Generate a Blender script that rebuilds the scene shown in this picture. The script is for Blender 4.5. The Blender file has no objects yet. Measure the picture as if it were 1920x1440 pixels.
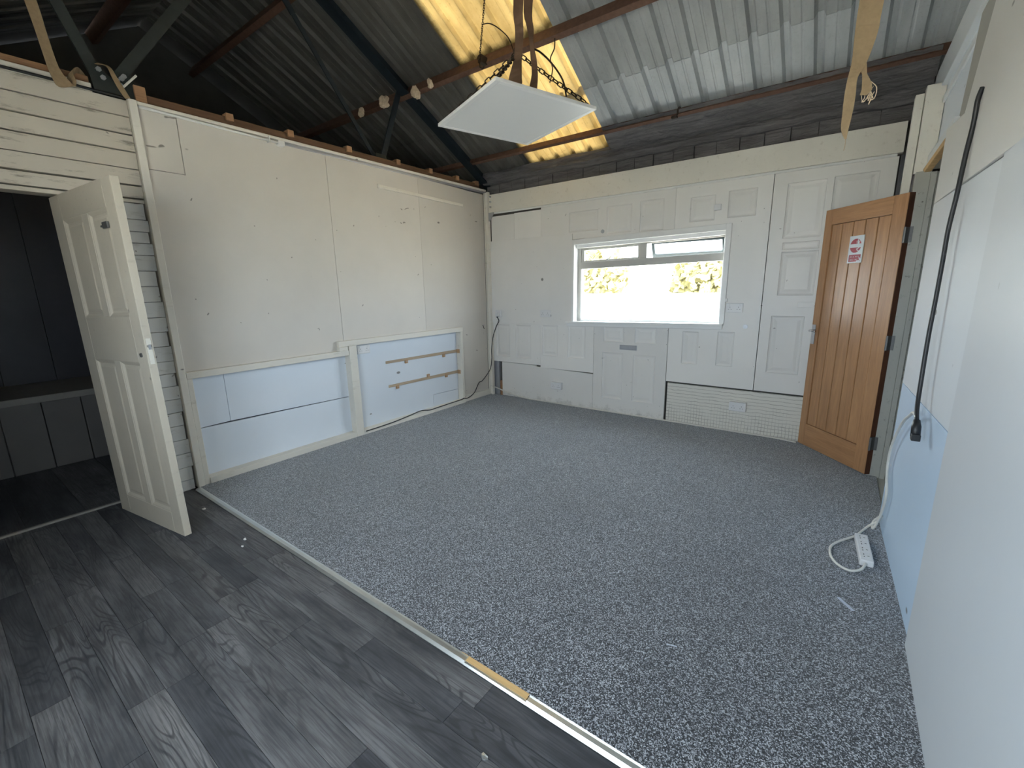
import bpy, bmesh, math, random
from mathutils import Vector, Matrix
random.seed(7)
S = bpy.context.scene
COL = S.collection

# ------------------------------------------------------------------ camera
cam = bpy.data.cameras.new('camera')
cam.sensor_fit = 'HORIZONTAL'; cam.sensor_width = 36.0
cam.lens = 825.386 * 36.0 / 1920.0
cam.clip_start = 0.02; cam.clip_end = 300
camo = bpy.data.objects.new('camera', cam); COL.objects.link(camo)
def cam_matrix(yaw, pit, rol, loc):
    f = Vector((math.sin(yaw)*math.cos(pit), math.cos(yaw)*math.cos(pit), math.sin(pit)))
    r = Vector((math.cos(yaw), -math.sin(yaw), 0)); u = r.cross(f)
    r2 = r*math.cos(rol) + u*math.sin(rol); u2 = -r*math.sin(rol) + u*math.cos(rol)
    m = Matrix((r2, u2, -f)).transposed().to_4x4(); m.translation = loc
    return m
camo.matrix_world = cam_matrix(-0.6382, -0.2154, -0.0189, Vector((3.719, -4.5572, 1.4208)))
S.camera = camo

# ------------------------------------------------------------------ world, sun, exposure
wd = bpy.data.worlds.new('sky'); S.world = wd; wd.use_nodes = True
bg = wd.node_tree.nodes['Background']
bg.inputs[0].default_value = (0.80, 0.89, 1.0, 1); bg.inputs[1].default_value = 11.0
sun = bpy.data.lights.new('sun', 'SUN'); sun.energy = 26.0; sun.angle = 0.01; sun.color = (1, .94, .85)
suno = bpy.data.objects.new('sun', sun); COL.objects.link(suno)
suno.rotation_euler = Vector((-0.62, 0.0, -0.78)).to_track_quat('-Z', 'Y').to_euler()
def portal(name, loc, direction, sx, sy):
    l = bpy.data.lights.new(name, 'AREA'); l.shape = 'RECTANGLE'; l.size = sx; l.size_y = sy
    l.cycles.is_portal = True
    o = bpy.data.objects.new(name, l); COL.objects.link(o); o.location = loc
    o.rotation_euler = Vector(direction).to_track_quat('-Z', 'Z').to_euler()
portal('window_portal', (2.02, .14, 1.46), (0, -1, 0), 1.56, .86)
portal('rear_window_portal', (2.75, -5.26, 1.55), (0, 1, 0), 1.8, 1.2)
S.view_settings.view_transform = 'Standard'; S.view_settings.look = 'None'
S.view_settings.gamma = 1.0; S.view_settings.use_curve_mapping = False
S.view_settings.exposure = 0.7
S.cycles.diffuse_bounces = 8; S.cycles.max_bounces = 14; S.cycles.transparent_max_bounces = 12

# ------------------------------------------------------------------ mesh helpers
class MB:
    def __init__(s): s.v = []; s.f = []; s.m = []; s.cur = 0
    def add(s, vs, fs):
        b = len(s.v); s.v += [tuple(v) for v in vs]
        for f in fs: s.f.append([b+i for i in f]); s.m.append(s.cur)
        return s
    def box(s, x0, x1, y0, y1, z0, z1):
        vs = [(x, y, z) for z in (z0, z1) for y in (y0, y1) for x in (x0, x1)]
        return s.add(vs, [(0,2,3,1),(4,5,7,6),(0,1,5,4),(2,6,7,3),(0,4,6,2),(1,3,7,5)])
    def prism(s, poly, axis, a, b):
        """poly: list of 2-D points, extruded along axis from a to b"""
        def P(p, t):
            if axis == 0: return (t, p[0], p[1])
            if axis == 1: return (p[0], t, p[1])
            return (p[0], p[1], t)
        n = len(poly); vs = [P(p, a) for p in poly] + [P(p, b) for p in poly]
        fs = [list(range(n))[::-1], list(range(n, 2*n))]
        fs += [(i, (i+1) % n, n+(i+1) % n, n+i) for i in range(n)]
        return s.add(vs, fs)
    def bar(s, p0, p1, w, h, up=(0, 0, 1)):
        p0 = Vector(p0); p1 = Vector(p1); d = (p1-p0).normalized(); up = Vector(up)
        sd = d.cross(up); sd = sd.normalized() if sd.length > 1e-4 else d.orthogonal().normalized()
        u = sd.cross(d).normalized()
        vs = [q + sd*a*w/2 + u*b*h/2 for q in (p0, p1) for a, b in ((-1,-1),(1,-1),(1,1),(-1,1))]
        return s.add(vs, [(0,1,2,3),(7,6,5,4),(0,4,5,1),(1,5,6,2),(2,6,7,3),(3,7,4,0)])
    def tube(s, pts, r, n=8, closed=False):
        pts = [Vector(p) for p in pts]; m = len(pts); rings = []
        nrm = None
        for i, p in enumerate(pts):
            if closed: t = pts[(i+1) % m] - pts[i-1]
            else: t = pts[min(i+1, m-1)] - pts[max(i-1, 0)]
            t = t.normalized() if t.length > 1e-9 else Vector((0, 0, 1))
            if nrm is None: nrm = t.orthogonal().normalized()
            else:
                nrm = nrm - t*nrm.dot(t); nrm = nrm.normalized() if nrm.length > 1e-6 else t.orthogonal().normalized()
            bn = t.cross(nrm); rr = r[i] if isinstance(r, (list, tuple)) else r
            rings.append([p + nrm*math.cos(2*math.pi*k/n)*rr + bn*math.sin(2*math.pi*k/n)*rr for k in range(n)])
        vs = [v for g in rings for v in g]; fs = []
        for i in range(m if closed else m-1):
            j = (i+1) % m
            for k in range(n): fs.append((i*n+k, i*n+(k+1) % n, j*n+(k+1) % n, j*n+k))
        if not closed: fs += [tuple(range(n))[::-1], tuple(range((m-1)*n, m*n))]
        return s.add(vs, fs)
    def cyl(s, p0, p1, r, n=14): return s.tube([p0, p1], r, n)
    def ribbon(s, rows, th):
        """rows: list of (left, right) points; makes a thin solid band"""
        rows = [(Vector(a), Vector(b)) for a, b in rows]; vs = []; n = len(rows)
        for i, (a, b) in enumerate(rows):
            c0 = (rows[max(i-1, 0)][0]+rows[max(i-1, 0)][1])/2; c1 = (rows[min(i+1, n-1)][0]+rows[min(i+1, n-1)][1])/2
            nr = (b-a).cross(c1-c0); nr = nr.normalized() if nr.length > 1e-9 else Vector((0, 1, 0))
            vs += [a+nr*th/2, b+nr*th/2, b-nr*th/2, a-nr*th/2]
        fs = [(0,1,2,3), tuple(range(4*n-4, 4*n))[::-1]]
        for i in range(n-1):
            for k in range(4): fs.append((4*i+k, 4*i+4+k, 4*i+4+(k+1) % 4, 4*i+(k+1) % 4))
        return s.add(vs, fs)
    def build(s, name, mat, parent=None, bevel=0, smooth=False, off=None):
        me = bpy.data.meshes.new(name)
        vs = s.v
        if parent is not None and off is None and parent.name in BASE:
            b = BASE[parent.name]; vs = [(v[0]-b[0], v[1]-b[1], v[2]-b[2]) for v in vs]
        me.from_pydata(vs, [], s.f); me.validate()
        bm = bmesh.new(); bm.from_mesh(me); bmesh.ops.recalc_face_normals(bm, faces=bm.faces); bm.to_mesh(me); bm.free()
        for mt in (mat if isinstance(mat, (list, tuple)) else [mat]): me.materials.append(mt)
        if isinstance(mat, (list, tuple)):
            for p, k in zip(me.polygons, s.m): p.material_index = k
        if smooth:
            for p in me.polygons: p.use_smooth = True
        o = bpy.data.objects.new(name, me); COL.objects.link(o)
        if parent is not None:
            o.parent = parent
            if parent.name in BASE: BASE[o.name] = BASE[parent.name]
        if bevel:
            m = o.modifiers.new('bevel', 'BEVEL'); m.width = bevel; m.segments = 2; m.limit_method = 'ANGLE'
        return o
BASE = {}
def tag(o, label, cat=None, group=None, kind=None):
    o['label'] = label
    if cat: o['category'] = cat
    if group: o['group'] = group
    if kind: o['kind'] = kind
    return o
def empty(name, loc=(0, 0, 0), rz=0, local=False):
    o = bpy.data.objects.new(name, None); COL.objects.link(o); o.location = loc; o.rotation_euler = (0, 0, rz)
    o.empty_display_size = .05
    if not local: BASE[o.name] = loc
    return o
def struct(name, label, loc=(0, 0, 0), cat=None):
    return tag(empty(name, loc), label, cat, kind='structure')
def box(name, dims, mat, parent=None, bevel=0): return MB().box(*dims).build(name, mat, parent, bevel)
def smooth_path(pts, k=6):
    """Catmull-Rom through points"""
    P = [Vector(p) for p in pts]; out = []
    for i in range(len(P)-1):
        a = P[max(i-1, 0)]; b = P[i]; c = P[i+1]; d = P[min(i+2, len(P)-1)]
        for j in range(k):
            t = j/k
            out.append(.5*((2*b)+(c-a)*t+(2*a-5*b+4*c-d)*t*t+(3*b-a-3*c+d)*t**3))
    out.append(P[-1]); return out

# ------------------------------------------------------------------ materials
def newmat(name):
    m = bpy.data.materials.new(name); m.use_nodes = True; nt = m.node_tree
    return m, nt, nt.nodes['Principled BSDF']
def N(nt, typ, **kw):
    n = nt.nodes.new(typ)
    for k, v in kw.items():
        if k.startswith('i_'): n.inputs[k[2:].replace('_', ' ')].default_value = v
        else: setattr(n, k, v)
    return n
def ramp(nt, fac, stops):
    r = N(nt, 'ShaderNodeValToRGB'); e = r.color_ramp.elements
    while len(e) > 1: e.remove(e[-1])
    e[0].position = stops[0][0]; e[0].color = stops[0][1] if len(stops[0][1]) == 4 else (*stops[0][1], 1)
    for p, c in stops[1:]:
        x = e.new(p); x.color = c if len(c) == 4 else (*c, 1)
    nt.links.new(fac, r.inputs[0]); return r.outputs[0]
def mix(nt, fac, a, b, blend='MIX'):
    m = N(nt, 'ShaderNodeMix', data_type='RGBA', blend_type=blend)
    for sock, val in ((m.inputs[0], fac), (m.inputs[6], a), (m.inputs[7], b)):
        if hasattr(val, 'is_linked') or hasattr(val, 'links'): nt.links.new(val, sock)
        elif isinstance(val, (tuple, list)): sock.default_value = (*val, 1) if len(val) == 3 else val
        else: sock.default_value = val
    return m.outputs[2]
def coords(nt, scale=(1, 1, 1), out='Object'):
    tc = N(nt, 'ShaderNodeTexCoord'); mp = N(nt, 'ShaderNodeMapping'); mp.inputs['Scale'].default_value = scale
    nt.links.new(tc.outputs[out], mp.inputs[0]); return mp.outputs[0]
def noise(nt, vec, scale, detail=4, rough=.55, dist=0):
    n = N(nt, 'ShaderNodeTexNoise'); n.inputs['Scale'].default_value = scale; n.inputs['Detail'].default_value = detail
    n.inputs['Roughness'].default_value = rough; n.inputs['Distortion'].default_value = dist
    nt.links.new(vec, n.inputs['Vector']); return n.outputs['Fac']
def bump(nt, b, h, strength=.2, dist=.01):
    n = N(nt, 'ShaderNodeBump'); n.inputs['Strength'].default_value = strength; n.inputs['Distance'].default_value = dist
    nt.links.new(h, n.inputs['Height']); nt.links.new(n.outputs[0], b.inputs['Normal'])
def paint(name, col, rough=.5, grime=.12, nails=True, dirtcol=(.16, .14, .11), wear=0.0, base_dirt=0.0, nail_scale=6.0, spec=.4, scuff=None):
    m, nt, b = newmat(name); v = coords(nt)
    n1 = noise(nt, v, 2.2, 6, .6); n2 = noise(nt, v, 26, 5, .7)
    oi_ = N(nt, 'ShaderNodeObjectInfo')
    cc_ = ramp(nt, oi_.outputs['Random'], [(0, tuple(k*.93 for k in col)), (1, tuple(min(1, k*1.03) for k in col))])
    c = mix(nt, ramp(nt, n1, [(.35, (0, 0, 0)), (.7, (grime,)*3)]), cc_, tuple(k*.62 for k in col))
    if wear:
        vs = coords(nt, (7, 1.2, 7)); w = noise(nt, vs, 3.0, 7, .75)
        c = mix(nt, ramp(nt, w, [(.57, (0, 0, 0)), (.70, (wear,)*3)]), c, dirtcol)
    if base_dirt:
        sx = N(nt, 'ShaderNodeSeparateXYZ'); nt.links.new(v, sx.inputs[0])
        ad = N(nt, 'ShaderNodeMath', operation='SUBTRACT'); nt.links.new(noise(nt, v, 11, 9, .8), ad.inputs[0])
        ml = N(nt, 'ShaderNodeMath', operation='MULTIPLY'); nt.links.new(sx.outputs[2], ml.inputs[0]); ml.inputs[1].default_value = 1.9
        nt.links.new(ml.outputs[0], ad.inputs[1])
        c = mix(nt, ramp(nt, ad.outputs[0], [(.36, (0, 0, 0)), (.62, (base_dirt,)*3)]), c, dirtcol)
    if nails:
        vo = N(nt, 'ShaderNodeTexVoronoi'); vo.inputs['Scale'].default_value = nail_scale
        vv = coords(nt, (1, .55, 1)); nt.links.new(vv, vo.inputs['Vector'])
        c = mix(nt, ramp(nt, vo.outputs['Distance'], [(.035, (.8,)*3), (.05, (0, 0, 0))]), c, (.10, .09, .08))
    for ax, su, sv, thr, freq in (scuff or ()):
        vo = N(nt, 'ShaderNodeTexVoronoi', voronoi_dimensions='2D'); vo.inputs['Scale'].default_value = freq
        nz = N(nt, 'ShaderNodeTexNoise'); nz.inputs['Scale'].default_value = 9.0; nt.links.new(v, nz.inputs['Vector'])
        s3 = N(nt, 'ShaderNodeSeparateXYZ'); nt.links.new(v, s3.inputs[0]); cbx = N(nt, 'ShaderNodeCombineXYZ')
        for src, k_, dst in ((s3.outputs[ax], su, 0), (s3.outputs[2], sv, 1)):
            ma = N(nt, 'ShaderNodeMath', operation='MULTIPLY'); ma.inputs[1].default_value = k_; nt.links.new(src, ma.inputs[0])
            mb_ = N(nt, 'ShaderNodeMath', operation='MULTIPLY_ADD'); mb_.inputs[1].default_value = .10
            nt.links.new(nz.outputs['Fac'], mb_.inputs[0]); nt.links.new(ma.outputs[0], mb_.inputs[2]); nt.links.new(mb_.outputs[0], cbx.inputs[dst])
        nt.links.new(cbx.outputs[0], vo.inputs['Vector'])
        sp_ = N(nt, 'ShaderNodeSeparateColor'); nt.links.new(vo.outputs['Color'], sp_.inputs[0])
        gate = ramp(nt, sp_.outputs[0], [(.62, (0, 0, 0)), (.66, (.75,)*3)])
        mk = mix(nt, 1.0, ramp(nt, vo.outputs['Distance'], [(thr*.6, (1, 1, 1)), (thr, (0, 0, 0))]), gate, 'MULTIPLY')
        c = mix(nt, mk, c, (.13, .115, .10))
    nt.links.new(c, b.inputs['Base Color']); b.inputs['Roughness'].default_value = rough
    b.inputs['Specular IOR Level'].default_value = spec
    bump(nt, b, n2, .08, .004); return m
def plain(name, col, rough=.5, metal=0.0, var=.15, scale=20, spec=.5):
    m, nt, b = newmat(name); v = coords(nt); n1 = noise(nt, v, scale, 5, .6)
    c = mix(nt, n1, tuple(k*(1-var) for k in col), tuple(min(1, k*(1+var)) for k in col))
    nt.links.new(c, b.inputs['Base Color']); b.inputs['Roughness'].default_value = rough; b.inputs['Metallic'].default_value = metal
    b.inputs['Specular IOR Level'].default_value = spec
    return m
def wood(name, c0, c1, rough=.45, axis=2, scale=1.0, coat=0.0, random_col=0.0):
    m, nt, b = newmat(name)
    sc = [14, 14, 14]; sc[axis] = .9; v = coords(nt, tuple(k*scale for k in sc))
    oi = N(nt, 'ShaderNodeObjectInfo'); ad = N(nt, 'ShaderNodeVectorMath', operation='ADD')
    sc2 = N(nt, 'ShaderNodeVectorMath', operation='SCALE'); sc2.inputs['Scale'].default_value = 37.0
    cb = N(nt, 'ShaderNodeCombineXYZ')
    for k in range(3): nt.links.new(oi.outputs['Random'], cb.inputs[k])
    nt.links.new(cb.outputs[0], sc2.inputs[0]); nt.links.new(v, ad.inputs[0]); nt.links.new(sc2.outputs[0], ad.inputs[1])
    n1 = noise(nt, ad.outputs[0], 1.2, 6, .6, 1.2); n2 = noise(nt, ad.outputs[0], 9, 3, .6)
    c = ramp(nt, n1, [(.3, c0), (.68, c1)])
    c = mix(nt, .25, c, ramp(nt, n2, [(.3, tuple(k*.5 for k in c0)), (.7, c1)]))
    nt.links.new(c, b.inputs['Base Color']); b.inputs['Roughness'].default_value = rough
    b.inputs['Coat Weight'].default_value = coat; b.inputs['Coat Roughness'].default_value = .25
    bump(nt, b, n2, .12, .003); return m

M = {}
M['cream'] = paint('cream_wall_paint', (.66, .625, .575), .55, .14, nail_scale=4.2, scuff=((1, .28, 1, .030, 3.6), (1, 1, .8, .022, 4.4)))
M['white'] = paint('white_panel_paint', (.73, .79, .87), .42, .10, nail_scale=3.2, scuff=((1, .35, 1, .024, 3.2),))  # brilliant white paint plus a blue skylight tint mixed into the colour
M['door_white'] = paint('white_door_paint', (.81, .795, .77), .4, .12, base_dirt=.5, nail_scale=2.6, scuff=((0, .5, 1, .018, 3.5), (0, 1, .8, .018, 5.0)))
M['frame_white'] = paint('white_timber_paint', (.78, .75, .68), .5, .18, wear=.35, dirtcol=(.33, .28, .2), nail_scale=5)
M['plank_white'] = paint('white_plank_paint', (.64, .59, .51), .5, .25, wear=.85, nail_scale=6, scuff=((1, .4, 1, .03, 4.5),))
M['strip_white'] = paint('bluish_plank_paint', (.70, .71, .70), .5, .2, wear=.5, nail_scale=9, scuff=((1, 1, 1, .06, 9.0),))
M['old_door'] = paint('old_white_gloss', (.58, .53, .445), .4, .2, wear=.25, nail_scale=3)
M['right_white'] = paint('right_board_paint', (.72, .755, .79), .35, .06, nail_scale=3.4, scuff=((1, 1, .5, .014, 2.4),))
M['right_skylit'] = paint('skylight_tinted_board', (.63, .79, .97), .3, .05, nail_scale=3.4)  # white board with the window's blue skylight cast put into its colour
M['right_cream'] = paint('right_upper_board_paint', (.73, .715, .685), .45, .06, nail_scale=3.4, scuff=((1, 1, .5, .016, 2.6),))
M['stud_grey'] = paint('bare_grey_stud', (.43, .42, .385), .6, .25, nail_scale=9)
M['grey_jamb'] = paint('worn_grey_paint', (.46, .46, .42), .55, .35, wear=.8, dirtcol=(.12, .11, .09), nail_scale=8)
M['frame_grey'] = plain('greyed_window_frame', (.47, .46, .43), .4, 0, .05)
M['frame_shaded'] = plain('shaded_casement', (.10, .125, .13), .5, 0, .1)  # frame colour darkened and blued to paint in the open casement's shade
M['upvc'] = plain('white_upvc', (.80, .80, .79), .3, 0, .03)
M['socket'] = plain('white_plastic', (.74, .74, .75), .35, 0, .04)
M['hole'] = plain('dark_hole', (.02, .02, .02), .7)
M['grey_plate'] = plain('grey_metal_plate', (.42, .43, .46), .4, .5, .12)
M['black_cable'] = plain('black_cable', (.018, .018, .02), .45)
M['white_cable'] = plain('white_cable', (.70, .68, .63), .45, 0, .08)
M['alu'] = plain('aluminium_strip', (.72, .75, .75), .28, .85, .08, 40)
M['bare_wood'] = wood('bare_pine', (.50, .30, .12), (.72, .48, .22), .6, 0)
M['batten'] = wood('raw_brown_timber', (.085, .042, .022), (.17, .09, .045), .7, 1)
M['batten_end'] = wood('raw_timber_end', (.26, .135, .068), (.42, .24, .13), .7, 1)
M['oak'] = wood('varnished_oak', (.39, .195, .088), (.57, .31, .148), .36, 2, 1, .35)
M['oak_rail'] = wood('varnished_oak_rail', (.39, .195, .088), (.57, .31, .148), .36, 0, 1, .35)
M['oak_edge'] = wood('oak_edge', (.07, .025, .014), (.13, .05, .025), .4, 2)
M['rust'] = plain('rusty_steel', (.14, .075, .05), .75, .2, .5, 30)
M['dark_steel'] = plain('dark_blue_steel', (.018, .027, .036), .6, .3, .35, 12)
M['grey_steel'] = plain('grey_green_steel', (.035, .042, .04), .65, .3, .3, 12)
M['chain'] = plain('rusty_chain', (.05, .035, .025), .6, .6, .3)
M['strap_brown'] = plain('brown_webbing', (.10, .055, .03), .85, 0, .25, 60)
M['strap_tan'] = plain('tan_webbing', (.30, .215, .125), .85, 0, .3, 50)
M['fluff'] = plain('pale_foam', (.62, .50, .36), .9, 0, .35, 60)
M['heater_face'] = plain('heater_face', (.70, .71, .72), .4, 0, .02)
M['heater_frame'] = plain('heater_frame', (.78, .78, .78), .3, .2, .03)
M['hinge'] = plain('steel_hinge', (.16, .16, .16), .45, .6, .3, 40)
M['chrome'] = plain('chrome', (.7, .7, .72), .15, 1, .02)
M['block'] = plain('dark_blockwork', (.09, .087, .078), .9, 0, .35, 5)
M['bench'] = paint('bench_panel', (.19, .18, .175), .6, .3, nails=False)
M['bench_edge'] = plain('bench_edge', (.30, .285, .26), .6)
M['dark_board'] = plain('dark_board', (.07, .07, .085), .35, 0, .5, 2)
M['sign_white'] = plain('sign_white', (.72, .76, .80), .3, 0, .12, 120)
M['sign_red'] = plain('sign_red', (.40, .045, .07), .35, 0, .2, 150)
M['tape'] = plain('clear_tape', (.55, .60, .70), .2)
M['paper'] = plain('white_scrap', (.75, .75, .75), .5)
M['eave'] = None
m, nt, b = newmat('grey_felt_eave')
v = coords(nt, (1, 8, 8)); n1 = noise(nt, v, 3, 7, .7, .5)
nt.links.new(ramp(nt, n1, [(.3, (.075, .073, .075)), (.7, (.21, .20, .205))]), b.inputs['Base Color']); b.inputs['Roughness'].default_value = .8
bump(nt, b, n1, .8, .03); M['eave'] = m

def sheet_mat(name, c0, c1, rough, metal):
    m, nt, b = newmat(name); v = coords(nt, (1, .35, .35)); n1 = noise(nt, v, 5, 6, .65); n2 = noise(nt, coords(nt), 45, 4, .7)
    c = ramp(nt, n1, [(.3, c0), (.7, c1)])
    c = mix(nt, ramp(nt, n2, [(.55, (0, 0, 0)), (.8, (.35,)*3)]), c, tuple(k*.5 for k in c0))
    nt.links.new(c, b.inputs['Base Color']); b.inputs['Roughness'].default_value = rough; b.inputs['Metallic'].default_value = metal
    bump(nt, b, n2, .05, .003); return m
M['sheet_old'] = sheet_mat('weathered_roof_sheet', (.07, .067, .058), (.125, .12, .108), .6, 0)
M['sheet_grey'] = sheet_mat('grey_roof_sheet', (.30, .315, .32), (.42, .44, .445), .45, .0)
M['sheet_pale'] = sheet_mat('pale_roof_sheet', (.40, .43, .45), (.54, .57, .59), .4, .0)
# translucent grp sheet
m, nt, b = newmat('yellow_translucent_sheet')
nt.nodes.remove(b); out = nt.nodes['Material Output']
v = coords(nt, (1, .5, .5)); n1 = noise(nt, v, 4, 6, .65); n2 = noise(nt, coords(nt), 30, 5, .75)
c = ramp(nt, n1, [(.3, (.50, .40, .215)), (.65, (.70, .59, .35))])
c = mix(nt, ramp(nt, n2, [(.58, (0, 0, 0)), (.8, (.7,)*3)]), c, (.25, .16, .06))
# darker uneven band along the side lap; mould where the sheet rests on the purlins
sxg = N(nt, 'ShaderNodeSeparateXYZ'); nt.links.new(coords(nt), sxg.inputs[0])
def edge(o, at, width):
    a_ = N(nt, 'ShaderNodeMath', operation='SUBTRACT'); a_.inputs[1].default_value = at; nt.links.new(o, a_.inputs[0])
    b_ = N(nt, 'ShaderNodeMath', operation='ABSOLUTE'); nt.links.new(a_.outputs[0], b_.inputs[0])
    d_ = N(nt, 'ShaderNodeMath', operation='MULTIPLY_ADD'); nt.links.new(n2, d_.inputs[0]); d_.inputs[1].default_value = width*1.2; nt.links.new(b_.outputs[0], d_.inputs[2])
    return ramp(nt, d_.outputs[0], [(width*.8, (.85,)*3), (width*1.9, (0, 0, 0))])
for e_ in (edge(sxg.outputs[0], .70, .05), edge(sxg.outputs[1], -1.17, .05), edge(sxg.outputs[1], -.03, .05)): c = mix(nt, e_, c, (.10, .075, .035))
df = N(nt, 'ShaderNodeBsdfDiffuse'); tr = N(nt, 'ShaderNodeBsdfTranslucent'); mx = N(nt, 'ShaderNodeMixShader'); mx.inputs[0].default_value = .26
nt.links.new(c, df.inputs[0]); nt.links.new(c, tr.inputs[0]); nt.links.new(df.outputs[0], mx.inputs[1]); nt.links.new(tr.outputs[0], mx.inputs[2])
nt.links.new(mx.outputs[0], out.inputs[0]); M['grp'] = m
# glass
m, nt, b = newmat('window_glass'); nt.nodes.remove(b); out = nt.nodes['Material Output']
t = N(nt, 'ShaderNodeBsdfTransparent'); g = N(nt, 'ShaderNodeBsdfGlossy'); g.inputs['Roughness'].default_value = .02
n1 = noise(nt, coords(nt), 6, 3); t.inputs[0].default_value = (.96, .98, .97, 1)
mx = N(nt, 'ShaderNodeMixShader'); mx.inputs[0].default_value = .05
nt.links.new(t.outputs[0], mx.inputs[1]); nt.links.new(g.outputs[0], mx.inputs[2]); nt.links.new(mx.outputs[0], out.inputs[0]); M['glass'] = m
# carpet
m, nt, b = newmat('flecked_grey_carpet'); v = coords(nt)
vo = N(nt, 'ShaderNodeTexVoronoi'); vo.inputs['Scale'].default_value = 300; nt.links.new(coords(nt, (1, 1, 0)), vo.inputs['Vector'])
sp = N(nt, 'ShaderNodeSeparateColor'); nt.links.new(vo.outputs['Color'], sp.inputs[0])
c = ramp(nt, sp.outputs[0], [(0, (.005, .005, .007)), (.47, (.018, .019, .024)), (.60, (.10, .105, .12)), (.80, (.33, .345, .385)), (1, (.62, .65, .71))])
n1 = noise(nt, v, 1.6, 5, .6)
c = mix(nt, ramp(nt, n1, [(.35, (0, 0, 0)), (.7, (.28,)*3)]), c, (.03, .03, .035))
nt.links.new(c, b.inputs['Base Color']); b.inputs['Roughness'].default_value = .95; b.inputs['Specular IOR Level'].default_value = .1
b.inputs['Sheen Tint'].default_value = (.93, .97, 1, 1); b.inputs['Sheen Weight'].default_value = .6; b.inputs['Sheen Roughness'].default_value = .5
bump(nt, b, sp.outputs[1], .6, .006); M['carpet'] = m
# vinyl plank
m, nt, b = newmat('grey_wood_vinyl')
oi = N(nt, 'ShaderNodeObjectInfo'); cb = N(nt, 'ShaderNodeCombineXYZ')
mu = N(nt, 'ShaderNodeMath', operation='MULTIPLY'); mu.inputs[1].default_value = 53.0; nt.links.new(oi.outputs['Random'], mu.inputs[0])
for k in range(3): nt.links.new(mu.outputs[0], cb.inputs[k])
def shifted(scale):
    ad = N(nt, 'ShaderNodeVectorMath', operation='ADD'); nt.links.new(coords(nt, scale), ad.inputs[0]); nt.links.new(cb.outputs[0], ad.inputs[1]); return ad.outputs[0]
big = noise(nt, shifted((1.5, 11, 1)), 1.0, 1.0, .4, .35)
# cathedral grain: soft contour bands of a stretched noise
gm = N(nt, 'ShaderNodeMath', operation='MULTIPLY'); gm.inputs[1].default_value = 95.0; nt.links.new(big, gm.inputs[0])
fr = N(nt, 'ShaderNodeMath', operation='SINE'); nt.links.new(gm.outputs[0], fr.inputs[0])
fine = noise(nt, shifted((5, 150, 1)), 1.0, 4, .6)
patch = noise(nt, shifted((2.2, 8, 1)), 1.2, 4, .6)
base = ramp(nt, patch, [(.28, (.060, .062, .068)), (.72, (.20, .198, .20))])
tone = ramp(nt, oi.outputs['Random'], [(0, (.58, .60, .65)), (.4, (.82, .83, .86)), (.75, (.96, .96, .98)), (1, (1.10, 1.09, 1.08))])
c = mix(nt, 1.0, base, tone, 'MULTIPLY')
gate = ramp(nt, noise(nt, shifted((1.1, 5, 1)), 1.0, 2, .5), [(.42, (.05,)*3), (.62, (.62,)*3)])
band = mix(nt, 1.0, ramp(nt, fr.outputs[0], [(.35, (0, 0, 0)), (.95, (1, 1, 1))]), gate, 'MULTIPLY')
c = mix(nt, band, c, (.028, .029, .033))
c = mix(nt, ramp(nt, fine, [(.38, (.55,)*3), (.56, (0, 0, 0))]), c, (.035, .036, .041))
nt.links.new(c, b.inputs['Base Color']); b.inputs['Roughness'].default_value = .5; b.inputs['Specular IOR Level'].default_value = .35
bump(nt, b, fine, .1, .002); M['vinyl'] = m
M['joint'] = plain('vinyl_joint', (.03, .03, .033), .6)
# reeded / gridded board
m, nt, b = newmat('gridded_board'); v = coords(nt)
c = (.72, .70, .64); sx = N(nt, 'ShaderNodeSeparateXYZ'); nt.links.new(v, sx.inputs[0])
def lines(o, freq, w):
    a = N(nt, 'ShaderNodeMath', operation='MULTIPLY'); a.inputs[1].default_value = freq; nt.links.new(o, a.inputs[0])
    n_ = noise(nt, v, 12, 3); a2 = N(nt, 'ShaderNodeMath', operation='MULTIPLY_ADD'); nt.links.new(n_, a2.inputs[0]); a2.inputs[1].default_value = .8; nt.links.new(a.outputs[0], a2.inputs[2])
    f = N(nt, 'ShaderNodeMath', operation='FRACT'); nt.links.new(a2.outputs[0], f.inputs[0])
    return ramp(nt, f.outputs[0], [(0, (1, 1, 1)), (w, (0, 0, 0))])
l1 = lines(sx.outputs[2], 30, .24); l2 = lines(sx.outputs[0], 36, .20)
patchy = noise(nt, v, 7, 5, .7); pz = N(nt, 'ShaderNodeMath', operation='MULTIPLY_ADD'); nt.links.new(sx.outputs[2], pz.inputs[0]); pz.inputs[1].default_value = -1.6; nt.links.new(patchy, pz.inputs[2])
vis = ramp(nt, pz.outputs[0], [(.10, (0, 0, 0)), (.40, (.85,)*3)])
l2 = mix(nt, 1.0, l2, vis, 'MULTIPLY')
vis1 = ramp(nt, patchy, [(.3, (.3,)*3), (.65, (.95,)*3)]); l1 = mix(nt, 1.0, l1, vis1, 'MULTIPLY')
ll = mix(nt, 1.0, l1, l2, 'LIGHTEN')
c = mix(nt, ll, c, (.20, .18, .15)); nt.links.new(c, b.inputs['Base Color']); b.inputs['Roughness'].default_value = .6
bump(nt, b, ll, -.3, .004); M['gridded'] = m
M['foliage'] = plain('autumn_foliage', (.30, .27, .125), .8, 0, .3, 3)
M['grass'] = plain('pale_grass', (.026, .033, .027), .9, 0, .3, 2)
M['yard'] = plain('pale_concrete', (.60, .55, .46), .9, 0, .1, 1)
M['render'] = plain('pale_render', (.75, .74, .70), .8, 0, .1, 1)

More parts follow.
